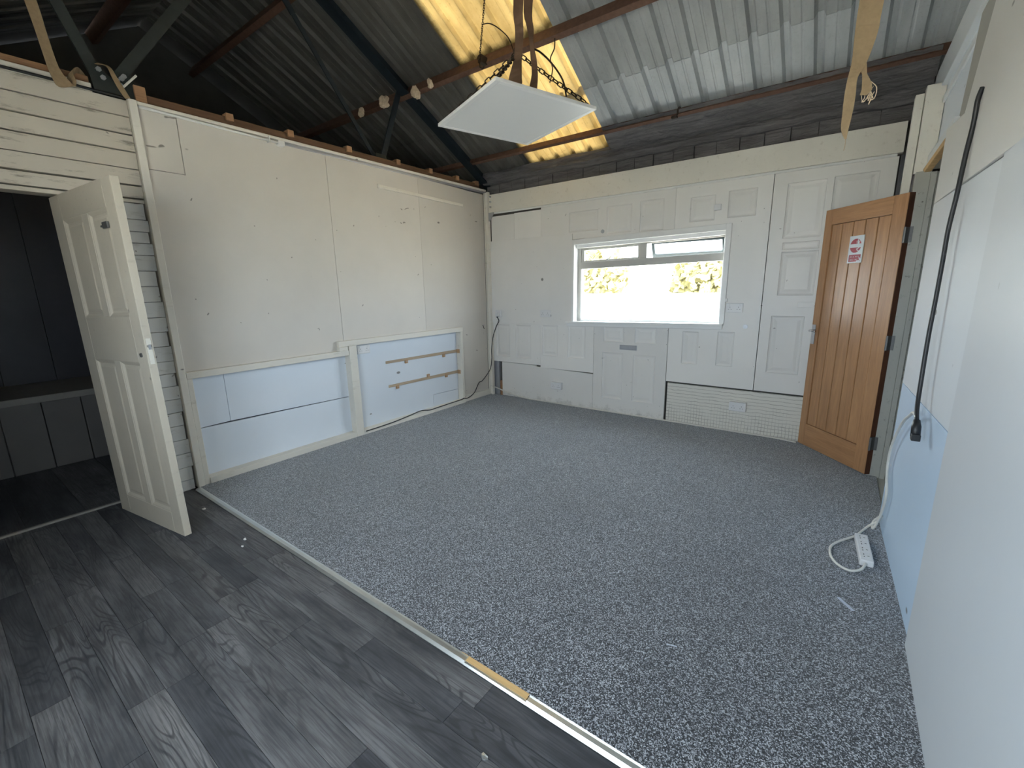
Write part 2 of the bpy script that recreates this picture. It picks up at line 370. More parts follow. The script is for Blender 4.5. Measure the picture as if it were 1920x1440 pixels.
# ================================================================== STRUCTURE
# ---------------- floors
fl = struct('floor', 'grey wood-effect vinyl plank floor along the near side of the room', cat='floor')
MB().box(-2.45, 5.4, -5.25, .2, -.06, -.006).build('subfloor', M['joint'], fl)
YR = [-3.535, -3.644, -3.744, -3.843, -3.942, -4.043, -4.145, -4.246, -4.356, -4.458, -4.56, -4.66, -4.76, -4.86, -4.96, -5.06, -5.16]
OFF = [.35, .80, .984, .495, .665, .177, .376, .867, .598, .12, .72, .4, .9, .2, .6, .05]
for r in range(len(YR)-1):
    y1, y0 = YR[r], YR[r+1]; xs = [-.2]; x = OFF[r] - 1.0
    while x < 4.07:
        if x > -.15: xs.append(x)
        # boards alternate between whole and half lengths as in the print
        x += .5 if random.random() < .35 else 1.0
    xs.append(4.065)
    for a, b_ in zip(xs[:-1], xs[1:]):
        if b_-a > .03: MB().box(a+.0007, b_-.0007, y0+.0007, y1-.0007, -.006, 0).build('plank', M['vinyl'], fl)
for k in range(8):   # the strip of floor of the dark room
    MB().box(-2.4, -.215, -5.2+k*.28, -5.2+(k+1)*.28-.002, -.006, 0).build('plank', M['vinyl'], fl)
cp = MB()
cp.box(.0, 4.10, -3.505, -1.315, -.005, .012); cp.box(.0, 4.07, -1.315, -.005, -.005, .012)
carpet = tag(cp.build('carpet', M['carpet']), 'dark grey carpet with pale flecks filling the far part of the room', 'carpet', kind='structure')
box('floor_strip', (4.07, 5.35, -1.4, -.3, -.006, .004), M['grey_jamb'], fl)

st = tag(empty('trim_1', (0, -3.52, 0)), 'bright metal threshold strip between vinyl floor and carpet', 'threshold strip', kind='structure')
t = MB(); t.prism([(-3.534, .0), (-3.534, .004), (-3.524, .0135), (-3.508, .0145), (-3.498, .0125), (-3.498, 0)], 0, .03, 2.70); t.build('metal_strip', M['alu'], st)
t = MB(); t.prism([(-3.534, .0), (-3.534, .003), (-3.528, .009), (-3.520, .010), (-3.520, 0)], 0, 2.70, 2.99); t.build('metal_strip', M['alu'], st)
t = MB(); t.prism([(-3.520, .0), (-3.520, .011), (-3.497, .013), (-3.497, 0)], 0, 2.66, 2.985); t.build('bare_wood_strip', M['bare_wood'], st)
t = MB(); t.prism([(-3.534, .0), (-3.534, .004), (-3.524, .0135), (-3.508, .0145), (-3.498, .0125), (-3.498, 0)], 0, 2.99, 4.06); t.build('metal_strip', M['alu'], st)

# ---------------- outer shell
PITCH = .532
def zr(y):   # underside of roof sheets
    return 2.76 - PITCH*y if y > -2.6 else 2.76 + PITCH*2.6 - PITCH*(-2.6-y)
def wall_back_core():
    w = struct('wall_back', 'white far wall clad with old panelled doors and boards around the window', cat='wall')
    mb = MB()
    for d in ((-2.45, 1.235, .06, .16, -.05, 2.70), (2.805, 5.4, .06, .16, -.05, 2.70), (1.235, 2.805, .06, .16, -.05, 1.03), (1.235, 2.805, .06, .16, 1.89, 2.70)): mb.box(*d)
    mb.build('wall_core', M['block'], w); return w
WB = wall_back_core()
gw = struct('wall_gable', 'dark blockwork gable wall under the roof beyond the left partition', cat='wall')
gm_ = MB(); gm_.prism([(.16, -.05), (.16, 2.66), (-2.6, 4.13), (-5.36, 2.66), (-5.36, -.05)], 0, -2.6, -2.45); gm_.build('wall_core', M['block'], gw)
gr = struct('wall_end', 'unlit end wall beyond the doorway on the right', cat='wall')
gm_ = MB(); gm_.prism([(.16, -.05), (.16, 2.66), (-2.6, 4.13), (-5.36, 2.66), (-5.36, -.05)], 0, 5.4, 5.55); gm_.build('wall_core', M['block'], gr)
wr = struct('wall_rear', 'plain white wall behind the camera with a wide window', cat='wall')
mb = MB()
for d in ((-.1, 1.85, -5.36, -5.22, -.05, 2.68), (3.65, 5.4, -5.36, -5.22, -.05, 2.68), (1.85, 3.65, -5.36, -5.22, -.05, .95), (1.85, 3.65, -5.36, -5.22, 2.15, 2.68)): mb.box(*d)
mb.build('wall_core', M['cream'], wr)
box('wall_core', (-2.45, -.1, -5.36, -5.22, -.05, 2.68), M['block'], wr)
w2 = struct('window_2', 'wide window in the wall behind the camera', cat='window')
f = MB()
for d in ((1.85, 1.9, -5.33, -5.25, .95, 2.15), (3.6, 3.65, -5.33, -5.25, .95, 2.15), (2.725, 2.775, -5.33, -5.25, 1.0, 2.1), (1.9, 3.6, -5.33, -5.25, .95, 1.0), (1.9, 3.6, -5.33, -5.25, 2.1, 2.15)): f.box(*d)
f.build('window_frame', M['upvc'], w2)
for a, c_ in ((1.9, 2.725), (2.775, 3.6)): box('pane', (a, c_, -5.295, -5.289, 1.0, 2.1), M['glass'], w2)

# ---------------- roof
CE = struct('ceiling', 'corrugated sheet roof lining sloping up from the far wall', cat='roof')
PROF = [(0, 0), (.056, 0), (.062, .0035), (.072, .0035), (.078, 0), (.130, 0), (.148, .032), (.180, .032)]
def corr_sheet(name, x0, ya, yb, mat, dz=0, nribs=5, overlap=.195*.0):
    us = []
    for k in range(nribs):
        for u, h in PROF: us.append((u+k*.195, h))
    us.append((nribs*.195, 0)); vs = []; n = len(us)
    seg = 6
    for i in range(seg+1):
        y = ya+(yb-ya)*i/seg
        for u, h in us: vs.append((x0+u, y, zr(y)+dz+h*1.13))
    for i in range(seg+1):
        y = ya+(yb-ya)*i/seg
        for u, h in us: vs.append((x0+u, y, zr(y)+dz+h*1.13+.0035))
    fs = []; K = n*(seg+1)
    for i in range(seg):
        for j in range(n-1):
            a = i*n+j
            fs.append((a, a+1, a+n+1, a+n)); fs.append((K+a, K+a+n, K+a+n+1, K+a+1))
    for i in range(seg):
        for j in (0, n-1): a = i*n+j; fs.append((a, a+n, K+a+n, K+a))
    for j in range(n-1):
        for i in (0, seg): a = i*n+j; fs.append((a, K+a, K+a+1, a+1))
    return MB().add(vs, fs).build(name, mat, CE)
for k in range(-3, 6):
    x0 = .70 + .975*k
    if x0 < -2.6: continue
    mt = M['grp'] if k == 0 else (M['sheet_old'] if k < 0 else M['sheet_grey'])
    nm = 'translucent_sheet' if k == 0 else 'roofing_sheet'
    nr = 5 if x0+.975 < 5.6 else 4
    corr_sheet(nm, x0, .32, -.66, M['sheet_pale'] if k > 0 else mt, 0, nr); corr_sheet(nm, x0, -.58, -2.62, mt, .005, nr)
    corr_sheet('roofing_sheet', x0, -2.58, -5.5, M['sheet_old'], .0, nr)
mb = MB(); mb.prism([(.32, zr(.32)), (.32, zr(.32)+.006), (-2.6, zr(-2.6)+.006), (-2.6, zr(-2.6))], 0, -2.6, -2.2); mb.build('roofing_sheet', M['block'], CE)
mb = MB(); mb.prism([(-5.5, zr(-5.5)), (-5.5, zr(-5.5)+.006), (-2.6, zr(-2.6)+.006), (-2.6, zr(-2.6))], 0, -2.6, -2.2); mb.build('roofing_sheet', M['block'], CE)
mb = MB(); mb.prism([(-2.3, zr(-2.3)+.05), (-2.6, zr(-2.6)+.06), (-2.9, zr(-2.9)+.05), (-2.9, zr(-2.9)+.056), (-2.6, zr(-2.6)+.066), (-2.3, zr(-2.3)+.056)], 0, -2.6, 5.5); mb.build('ridge_cap', M['sheet_old'], CE)

def purlin(y, label, size=.062, x0=-2.45, x1=5.4, mat='rust', h=.098):
    s = 1 if y > -2.6 else -1
    a = math.atan(PITCH)*s; th = .007
    c, sn = math.cos(a), math.sin(a)
    # L section: one leg against the sheet, the other hanging square to it
    base = Vector((y, zr(y)-.004))
    def T(u, w): return (base.x + u*c - w*sn, base.y - u*sn - w*c)
    poly = [T(0, 0), T(size, 0), T(size, th), T(th, th), T(th, h-th), T(size*.75, h-th), T(size*.75, h), T(0, h)]
    mb = MB(); mb.prism([(p[0], p[1]) for p in poly], 0, x0, x1)
    return tag(mb.build('purlin', M[mat]), label, 'beam', 'steel purlins under the roof sheets')
purlin(-.285, 'rusty steel purlin low down, just above the far wall eave', .045, h=.06)
purlin(-1.19, 'rusty steel purlin crossing behind the hanging white panel')
purlin(-2.16, 'dark steel purlin high up near the roof ridge', .07)
purlin(-3.05, 'dark steel purlin on the far side of the ridge at top left', .07)

# eave band
ev = tag(empty('trim_2', (2, 0, 2.55)), 'dark grey felt-wrapped eave beam above the white lintel board', 'eave beam', kind='structure')
e = MB(); n = 40; vs = []; fs = []
prof = [(-.062, 2.792), (-.07, 2.76), (-.055, 2.735), (-.066, 2.705), (-.04, 2.68), (-.02, 2.665), (.058, 2.66), (.058, 2.72)]
for i in range(n+1):
    x = -.02 + 4.5*i/n
    for (y, z) in prof: vs.append((x, y+random.uniform(-.008, .008), z+random.uniform(-.008, .006)))
k = len(prof)
for i in range(n):
    for j in range(k): fs.append((i*k+j, i*k+(j+1) % k, (i+1)*k+(j+1) % k, (i+1)*k+j))
fs += [tuple(range(k)), tuple(range(n*k, n*k+k))]
e.add(vs, fs).build('felt_beam', M['eave'], ev)
fe = MB(); vs = []; fs = []; nx, ny = 48, 7
for lay in (0, 1):
    for i in range(nx+1):
        x = 1.70 + 2.36*i/nx
        for j in range(ny+1):
            t_ = j/ny; y = -.33+.275*t_; vs.append((x, y, zr(y)-.052-.012*math.sin(math.pi*t_)-.05*t_*(1-t_)+random.uniform(-.006, .006)+(.004 if lay else 0)))
K_ = (nx+1)*(ny+1)
for i in range(nx):
    for j in range(ny):
        a_ = i*(ny+1)+j; fs += [(a_, a_+1, a_+ny+2, a_+ny+1), (K_+a_, K_+a_+ny+1, K_+a_+ny+2, K_+a_+1)]
fe.add(vs, fs).build('felt_drape', M['eave'], ev)
for i in range(23):
    x = .0 + i*.19; box('cladding_strip', (x+.003, x+.187, .012+.006*(i % 2), .045, 2.545, 2.668), M['eave'], ev)

# ---------------- truss over the left partition
tr_ = tag(empty('roof_truss', (0, -2.6, 2.6)), 'dark blue steel roof truss standing over the left partition wall', 'truss')
def raft(y0, y1):
    mb = MB(); d = .012
    for off, h, w in ((.0, .012, .10), (.045, .085, .012)):
        pass
    p0 = Vector((0, y0, zr(y0)-.10)); p1 = Vector((0, y1, zr(y1)-.10))
    mb.bar(p0, p1, .11, .012); up = Vector((0, 0, 1))
    mb.bar(p0+Vector((0, 0, .045)), p1+Vector((0, 0, .045)), .012, .09)
    return mb.build('rafter', M['dark_steel'], tr_)
raft(.06, -2.6); raft(-2.6, -5.25)
def strut(p0, p1, w, mat='dark_steel', name='strut', h=None): return MB().bar(p0, p1, w, h or w*.25, (1, 0, 0)).build(name, M[mat], tr_)
strut((-.08, -1.52, 2.64), (-.08, -1.24, 3.36), .055)
strut((-.09, -1.56, 2.64), (-.09, -2.28, 3.60), .04); strut((-.09, -2.28, 3.60), (-.09, -2.60, 4.02), .05)
strut((-.03, -3.57, 2.66), (-.03, -2.62, 3.98), .06, 'grey_steel')
strut((-.05, -3.60, 2.66), (-.05, -3.86, 3.40), .06, 'grey_steel')
MB().bar((-.105, -.05, 2.635), (-.105, -5.2, 2.635), .05, .05).build('tie_bar', M['grey_steel'], tr_)
g = MB(); g.prism([(-3.65, 2.615), (-3.66, 2.73), (-3.61, 2.745), (-3.55, 2.70), (-3.52, 2.75), (-3.47, 2.76), (-3.44, 2.70), (-3.44, 2.615)], 0, -.02, -.012); g.build('gusset_plate', M['grey_steel'], tr_)
g = MB(); g.prism([(-1.62, 2.62), (-1.585, 2.72), (-1.475, 2.72), (-1.44, 2.62)], 0, -.075, -.067); g.build('gusset_plate', M['grey_steel'], tr_)
for (y, z) in ((-3.535, 2.705), (-3.497, 2.738), (-3.522, 2.682), (-3.51, 2.722), (-3.60, 2.70), (-3.615, 2.74)):
    MB().cyl((-.03, y, z), (.0, y, z), .014, 6).build('bolt', M['grey_plate'], tr_)
MB().tube([(.01, -3.515, 2.67), (.01, -3.438, 2.758)], .006, 8).build('rod', M['white_cable'], tr_)

# ---------------- left wall
WL = struct('wall_left', 'cream-painted boarded partition wall on the left', cat='wall')
mb = MB()
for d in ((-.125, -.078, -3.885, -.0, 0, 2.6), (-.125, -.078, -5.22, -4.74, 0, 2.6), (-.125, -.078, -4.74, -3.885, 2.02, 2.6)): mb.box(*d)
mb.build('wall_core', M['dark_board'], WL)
XF = -.015
def board(poly, x0, x1, mat, name='wall_board'):
    mb = MB(); mb.prism(poly, 0, x0, x1); return mb.build(name, mat, WL, .0015)
board([(-3.455, .872), (-2.172, .872), (-2.172, 2.578), (-3.248, 2.588), (-3.248, 2.218), (-3.455, 2.218)], -.077, XF, M['cream'])
board([(-3.455, 2.221), (-3.251, 2.221), (-3.251, 2.588), (-3.455, 2.59)], -.077, XF-.001, M['cream'])
board([(-2.169, .96), (-1.123, .96), (-1.123, 2.57), (-2.169, 2.578)], -.077, XF+.001, M['cream'])
board([(-1.120, .962), (-.556, .962), (-.556, .085), (-.055, .085), (-.055, 2.555), (-1.120, 2.57)], -.077, XF, M['cream'])
# lower recessed boards
XL = -.06
board([(-3.42, .432), (-3.2, .436), (-3.2, .83), (-3.42, .83)], -.077, XL, M['white'])
board([(-3.197, .436), (-2.14, .412), (-2.14, .83), (-3.197, .83)], -.077, XL, M['white'])
board([(-3.42, .04), (-2.14, .04), (-2.14, .406), (-3.42, .427)], -.077, XL, M['white'])
board([(-2.06, .04), (-1.038, .04), (-1.038, .197), (-.6, .187), (-.6, .92), (-2.06, .92)], -.077, XL, M['white'])
board([(-1.035, .04), (-.6, .04), (-.6, .184), (-1.035, .194)], -.077, XL-.001, M['white'])
def fr_(name, d, mat='frame_white', bev=.004): return box(name, d, M[mat], WL, bev)
fr_('corner_post', (-.08, .022, -3.505, -3.462, 0, 2.612)); fr_('stud', (-.077, .012, -3.46, -3.425, 0, .822))
fr_('cap_rail', (-.077, .02, -3.46, -2.148, .822, .872)); fr_('cap_rail', (-.077, .018, -2.245, -.556, .908, .962))
fr_('rail_block', (-.06, .03, -2.25, -2.16, .872, .908)); fr_('stud', (-.077, .022, -2.144, -2.062, 0, .909))
fr_('stud', (-.077, .016, -.598, -.558, 0, .908))
bl = struct('baseboard_left', 'worn cream bottom plate along the foot of the left wall', cat='skirting')
box('bottom_plate', (-.077, .02, -3.425, -2.145, 0, .058), M['frame_white'], bl, .004)
box('bottom_plate', (-.077, .024, -2.062, -.56, 0, .052), M['frame_white'], bl, .004)
box('skirting_board', (-.075, .004, -.54, -.05, .0, .085), M['frame_white'], bl, .004)
fr_('top_channel', (-.075, .008, -3.46, -.02, 2.59, 2.612), 'frame_white'); fr_('top_channel', (-.075, -.004, -2.55, -.02, 2.568, 2.59), 'grey_plate')
# plank cladding left of the post
ZP = [2.603, 2.505, 2.400, 2.302, 2.200, 2.100, 2.022]
for i in range(6):
    box('plank', (-.077, -.004-.003*(i % 2), -5.22, -3.508, ZP[i+1]+.004+.002*((i*5) % 3), ZP[i]-.0015), M['plank_white'], WL, .002)
ZQ = [1.995, 1.895, 1.82, 1.748, 1.672, 1.572, 1.472, 1.37, 1.266, 1.167, 1.067, .963, .875, .785, .69, .593, .495, .388, .283, .178, .08, .0]
for i in range(len(ZQ)-1):
    e_ = -3.508 if i in (1, 3, 4, 7, 8, 10, 11, 13, 14, 17, 18) else -3.519
    box('plank', (-.077, -.008-.002*((i*7) % 3), -3.862, e_, ZQ[i+1]+.002, ZQ[i]-.001), M['strip_white'], WL, .002)
box('plank', (-.077, -.012, -3.862, -3.508, 1.998, 2.02), M['plank_white'], WL, .002)
for z0, z1 in ((0, 2.02),):
    box('plank', (-.077, -.006, -5.22, -4.76, z0, z1), M['plank_white'], WL, .002)
t2 = struct('trim_3', 'white painted lining of the open doorway on the left', cat='door frame')
box('door_jamb', (-.13, -.03, -3.888, -3.86, 0, 2.0), M['frame_white'], t2, .003)
box('door_jamb', (-.13, -.002, -4.775, -4.74, 0, 2.0), M['frame_white'], t2, .003)
box('door_head', (-.13, -.008, -4.775, -3.86, 1.996, 2.02), M['plank_white'], t2, .003)
box('threshold', (-.215, -.19, -4.75, -3.9, -.004, .012), M['bench_edge'], t2, .003)

# ---------------- right wall
WRt = struct('wall_right', 'white boarded partition wall on the right', cat='wall')
def rboard(poly, xa, xb, th, mat, name='wall_board'):
    """poly of (y,z); front face x runs linearly xa@y=-1.32 .. xb@y=-2.47"""
    def X(y): return xa+(xb-xa)*(-1.32-y)/1.15
    n = len(poly); vs = [(X(p[0]), p[0], p[1]) for p in poly]+[(X(p[0])+th, p[0], p[1]) for p in poly]
    fs = [list(range(n)), list(range(n, 2*n))[::-1]]+[(i, (i+1) % n, n+(i+1) % n, n+i) for i in range(n)]
    return MB().add(vs, fs).build(name, mat, WRt, .0012)
rboard([(-1.32, .0125), (-2.52, .0125), (-2.52, .878), (-1.32, .858)], 4.046, 4.086, .014, M['right_skylit'])
rboard([(-1.32, .861), (-2.52, .881), (-2.52, 1.800), (-1.32, 1.800)], 4.046, 4.086, .014, M['right_white'])
rboard([(-1.32, 1.803), (-2.9, 1.803), (-2.9, 2.62), (-2.02, 2.62), (-1.90, 2.43), (-1.70, 2.12), (-1.32, 2.15)], 4.046, 4.074, .014, M['right_cream'])
box('wall_board', (4.072, 4.09, -5.2, -2.46, .0125, 1.80), M['right_white'], WRt, .0012)
box('wall_board', (4.074, 4.09, -5.2, -2.903, 1.803, 2.62), M['right_cream'], WRt, .0012)
sm_ = MB(); sm_.prism([(-1.25, 2.10), (-1.66, 2.10), (-1.86, 2.60), (-1.42, 2.60)], 0, 4.086, 4.099); sm_.build('stud', M['stud_grey'], WRt, .003)
box('wall_core', (4.14, 4.18, -5.2, -1.33, 0, 2.6), M['dark_board'], WRt)
box('stud', (4.064, 4.14, -1.39, -1.325, 0, 2.09), M['frame_white'], WRt, .003)
box('header_board', (4.062, 4.085, -1.34, -.485, 2.125, 2.20), M['right_white'], WRt, .003)
box('infill_board', (4.10, 4.112, -1.72, -.40, 2.19, 2.60), M['white'], WRt)
box('infill_batten', (4.088, 4.10, -1.36, -.44, 2.50, 2.545), M['right_white'], WRt, .003)
box('top_plate', (4.07, 4.13, -5.2, -.02, 2.60, 2.79), M['right_white'], WRt, .003)
box('lintel', (4.05, 4.085, -1.34, -.485, 2.092, 2.125), M['bare_wood'], WRt, .003); box('lintel', (4.085, 4.19, -1.34, -.56, 2.10, 2.14), M['stud_grey'], WRt, .003)
box('corner_post', (3.955, 4.0, -.47, -.40, 0, 2.58), M['frame_white'], WRt, .004)
box('corner_post', (4.003, 4.098, -.48, -.40, 2.10, 2.62), M['frame_white'], WRt, .004)
box('wall_core', (4.02, 4.10, -.40, .05, 0, 2.6), M['dark_board'], WRt)
t4 = struct('trim_4', 'worn grey door jamb the brown door hangs on', cat='door frame')
box('door_jamb', (4.012, 4.085, -.545, -.47, 0, 2.10), M['grey_jamb'], t4, .003)
box('door_stop', (4.085, 4.115, -.555, -.47, 0, 2.09), M['grey_jamb'], t4, .003)
box('door_lining', (4.115, 4.20, -.53, -.46, 0, 2.09), M['grey_jamb'], t4, .003)
for z in (.26, .997, 1.715): box('hinge_leaf', (4.014, 4.045, -.549, -.5452, z-.05, z+.05), M['hinge'], t4, .001)
box('corridor_board', (4.6, 4.62, -2.2, .05, 0, 2.5), M['grey_jamb'], gr)

# ---------------- back wall cladding: old doors laid as boards
def panelled(name, x0, x1, z0, z1, yf, insets, hole=None, th=.03, mat='door_white', label=None, outline=None):
    xs = sorted({x0, x1, *[v for i in insets for v in i[:2]], *([hole[0], hole[1]] if hole else [])})
    zs = sorted({z0, z1, *[v for i in insets for v in i[2:4]], *([hole[2], hole[3]] if hole else [])})
    xs = [x for x in xs if x0 <= x <= x1]; zs = [z for z in zs if z0 <= z <= z1]
    mb = MB()
    def solid(xa, xb, za, zb):
        cx, cz = (xa+xb)/2, (za+zb)/2
        for i in list(insets)+([hole] if hole else []):
            if i[0] < cx < i[1] and i[2] < cz < i[3]: return False
        return True
    cells = {}
    for i in range(len(xs)-1):
        for j in range(len(zs)-1): cells[i, j] = solid(xs[i], xs[i+1], zs[j], zs[j+1])
    for (i, j), s in cells.items():
        if not s: continue
        xa, xb, za, zb = xs[i], xs[i+1], zs[j], zs[j+1]
        mb.add([(xa, yf, za), (xb, yf, za), (xb, yf, zb), (xa, yf, zb)], [(0, 1, 2, 3)])
        for di, dj, q in ((-1, 0, ((xa, za), (xa, zb))), (1, 0, ((xb, za), (xb, zb))), (0, -1, ((xa, za), (xb, za))), (0, 1, ((xa, zb), (xb, zb)))):
            if not cells.get((i+di, j+dj), False):
                (a, b_), (c_, d_) = q; mb.add([(a, yf, b_), (c_, yf, d_), (c_, yf+th, d_), (a, yf+th, b_)], [(0, 1, 2, 3)])
    o = mb.build(name, M[mat], WB)
    if label: o['label'] = label
    for (a, b_, c_, d_) in insets:
        p = MB(); rings = [(0, -.0), (.004, .007), (.016, .011), (.024, .011), (.05, .006)]
        vs = []
        for ins, dep in rings: vs += [(a+ins, yf+dep, c_+ins), (b_-ins, yf+dep, c_+ins), (b_-ins, yf+dep, d_-ins), (a+ins, yf+dep, d_-ins)]
        fs = []
        if min(b_-a, d_-c_) < .11: vs = vs[:16]; nr = 4
        else: nr = 5
        for r in range(nr-1):
            for k in range(4): fs.append((4*r+k, 4*r+(k+1) % 4, 4*r+4+(k+1) % 4, 4*r+4+k))
        fs.append(tuple(range(4*nr-4, 4*nr)))
        p.add(vs, fs).build('inset_panel', M[mat], o)
    return o
WH = (1.19, 2.835, 1.0, 1.935)
panelled('door_board', .06, .415, 1.95, 2.292, .004, [])
panelled('door_board', .418, .80, 1.95, 2.298, .003, [])
panelled('door_board', .803, 2.334, 1.88, 2.322, .0, [(1.175, 1.525, 2.01, 2.222), (1.625, 1.90, 1.96, 2.232), (1.985, 2.225, 1.95, 2.243)], hole=(1.19, 2.334, 1.88, 1.935))
box('wall_board', (.03, 1.222, -.014, .004, .978, 1.996), M['door_white'], WB, .002)
panelled('door_board', 2.336, 3.142, .442, 2.322, .0, [(2.472, 2.692, 1.995, 2.215), (2.80, 3.028, 2.0, 2.23), (2.476, 2.628, .642, .965), (2.80, 2.946, .645, .975)], hole=(2.336, 2.835, 1.0, 1.935))
panelled('door_board', 3.148, 3.944, .442, 2.318, .0, [(3.25, 3.52, 1.787, 2.228), (3.255, 3.52, 1.692, 1.755), (3.255, 3.521, 1.311, 1.678), (3.23, 3.48, .62, 1.133), (3.566, 3.846, 1.36, 2.236), (3.566, 3.846, .62, 1.25)])
panelled('door_board', 1.508, 2.332, .012, 1.0, -.004, [(1.626, 1.863, .815, .985), (1.984, 2.216, .82, .988), (1.616, 1.86, .17, .695), (1.974, 2.216, .175, .69)])
panelled('door_board', .045, .785, .468, .976, .002, [(.095, .315, .54, .96), (.41, .645, .54, .96)])
panelled('door_board', .789, 1.504, .444, .99, -.002, [(.814, 1.035, .60, .968), (1.17, 1.40, .597, .985)])
lb = MB(); lb.prism([(.18, .012), (1.502, .012), (1.502, .43), (.715, .448), (.715, .462), (.18, .464)], 1, .0, .03); lb.build('wall_board', M['door_white'], WB, .002)
box('gridded_board', (2.352, 3.95, .012, .03, .01, .424), M['gridded'], WB)
box('stud', (.03, .115, .02, .058, 0, .5), M['grey_plate'], WB, .003); box('stud', (3.955, 3.985, .03, .058, 0, 2.33), M['dark_board'], WB)
box('timber_noggin', (.12, .17, .03, .058, .0, .2), M['batten_end'], WB)
box('lintel_board', (.052, 3.962, -.03, .058, 2.336, 2.545), M['frame_white'], WB, .003)
MB().tube([(.08, -.012, 2.326), (3.93, -.012, 2.326)], .011, 10).build('conduit', M['upvc'], WB)
box('letter_plate', (1.818, 2.012, -.010, .0, .738, .79), M['grey_plate'], WB, .003)
box('letter_flap', (1.83, 2.0, -.014, -.009, .746, .782), M['grey_plate'], WB, .002)
for x, z in ((1.582, 1.989), (3.03, 1.03)): MB().cyl((x, -.004, z), (x, .003, z), .020, 20).build('blanking_disc', M['grey_plate'], WB)
box('junction_box', (2.685, 2.745, -.022, .004, 2.075, 2.128), M['socket'], WB, .004)
box('door_plate', (3.415, 3.54, -.006, .003, 1.207, 1.256), M['door_white'], WB, .003)
# corner column between left and back wall
cc = tag(empty('steel_column', (.02, -.03, 0)), 'slim white-painted steel column in the far left corner', 'column')
box('web', (-.012, .05, -.03, -.022, 0, 2.58), M['frame_white'], cc); box('flange', (-.014, -.004, -.052, -.004, 0, 2.58), M['frame_white'], cc, .002); box('flange', (.042, .052, -.052, -.004, 0, 2.58), M['frame_white'], cc, .002)
g = MB(); g.prism([(.052, 2.335), (.13, 2.335), (.13, 2.315), (.07, 2.235), (.052, 2.235)], 1, -.04, -.03); g.build('gusset_plate', M['grey_plate'], cc)
for z in (2.40, 2.46, 2.52, 2.29): MB().cyl((.085, -.05, z), (.085, -.02, z), .011, 6).build('bolt', M['grey_plate'], cc)

# ---------------- window in the back wall
W1 = struct('window_1', 'white-framed window in the far wall with one top light open', cat='window')
def sk(z, x): return z + .012*(x-2.0)/.8
def wbox(name, x0, x1, y0, y1, z0, z1, mat='upvc', bev=.003, parent=None):
    vs = [(x, y, sk(z, x)) for z in (z0, z1) for y in (y0, y1) for x in (x0, x1)]
    return MB().add(vs, [(0,2,3,1),(4,5,7,6),(0,1,5,4),(2,6,7,3),(0,4,6,2),(1,3,7,5)]).build(name, M[mat], parent or W1, bev)
wbox('architrave', 1.222, 1.252, -.022, .012, 1.036, 1.94); wbox('architrave', 2.802, 2.848, -.022, .012, 1.036, 1.94); wbox('architrave', 1.252, 2.802, -.022, .012, 1.884, 1.94)
wbox('reveal', 1.236, 1.252, .012, .14, 1.036, 1.9); wbox('reveal', 2.802, 2.815, .012, .14, 1.036, 1.9); wbox('reveal', 1.252, 2.802, .012, .14, 1.884, 1.9)
wbox('window_sill', 1.165, 2.842, -.055, .14, 1.018, 1.04); wbox('sill_apron', 1.165, 2.836, -.03, .0, .985, 1.018)
Y0, Y1 = .075, .125
wbox('window_frame', 1.252, 1.29, Y0, Y1, 1.04, 1.884, 'frame_grey'); wbox('window_frame', 2.776, 2.802, Y0, Y1, 1.04, 1.884)
wbox('window_frame', 1.29, 2.776, Y0, Y1, 1.04, 1.066); wbox('window_frame', 1.29, 2.776, Y0, Y1, 1.838, 1.884, 'frame_grey')
wbox('transom', 1.29, 2.776, Y0-.01, Y1, 1.622, 1.694, 'frame_grey'); wbox('mullion', 1.975, 2.045, Y0-.008, Y1, 1.694, 1.838, 'frame_grey')
wbox('blind_headrail', 1.262, 2.795, .02, .062, 1.848, 1.884)
wbox('window_bead', 1.29, 1.305, Y0-.006, Y1, 1.066, 1.632)
wbox('pane', 1.29, 2.776, .098, .104, 1.066, 1.632, 'glass', 0)
ca = empty('top_light', (1.29, .09, 1.692)); ca.parent = W1; ca.location = (1.29, .09, 1.692)
for d in ((1.29, 1.325, 1.692, 1.838), (1.945, 1.975, 1.692, 1.838), (1.325, 1.945, 1.692, 1.712), (1.325, 1.945, 1.822, 1.838)): wbox('casement_frame', d[0], d[1], .085, .118, d[2], d[3], 'frame_grey', parent=ca)
wbox('pane', 1.325, 1.945, .098, .104, 1.712, 1.822, 'glass', 0, ca)
MB().tube([(1.6, .08, 1.705), (1.64, .06, 1.715), (1.67, .05, 1.74)], .005, 6).build('stay_handle', M['grey_plate'], ca)
# open casement (hinged at its top edge, pushed out)
oc = empty('open_top_light', (2.055, .115, 1.838), local=True); oc.parent = W1; oc.location = (2.075, .118, 1.848); oc.rotation_euler = (math.radians(24), 0, 0)
for d in ((0, .03, -.165, 0), (.672, .70, -.165, 0), (.03, .672, -.165, -.125), (.03, .672, -.018, 0)):
    MB().box(d[0], d[1], -.012, .022, d[2], d[3]).build('casement_frame', M['frame_shaded'], oc, .003)
MB().box(.03, .672, .002, .008, -.125, -.018).build('pane', M['glass'], oc)

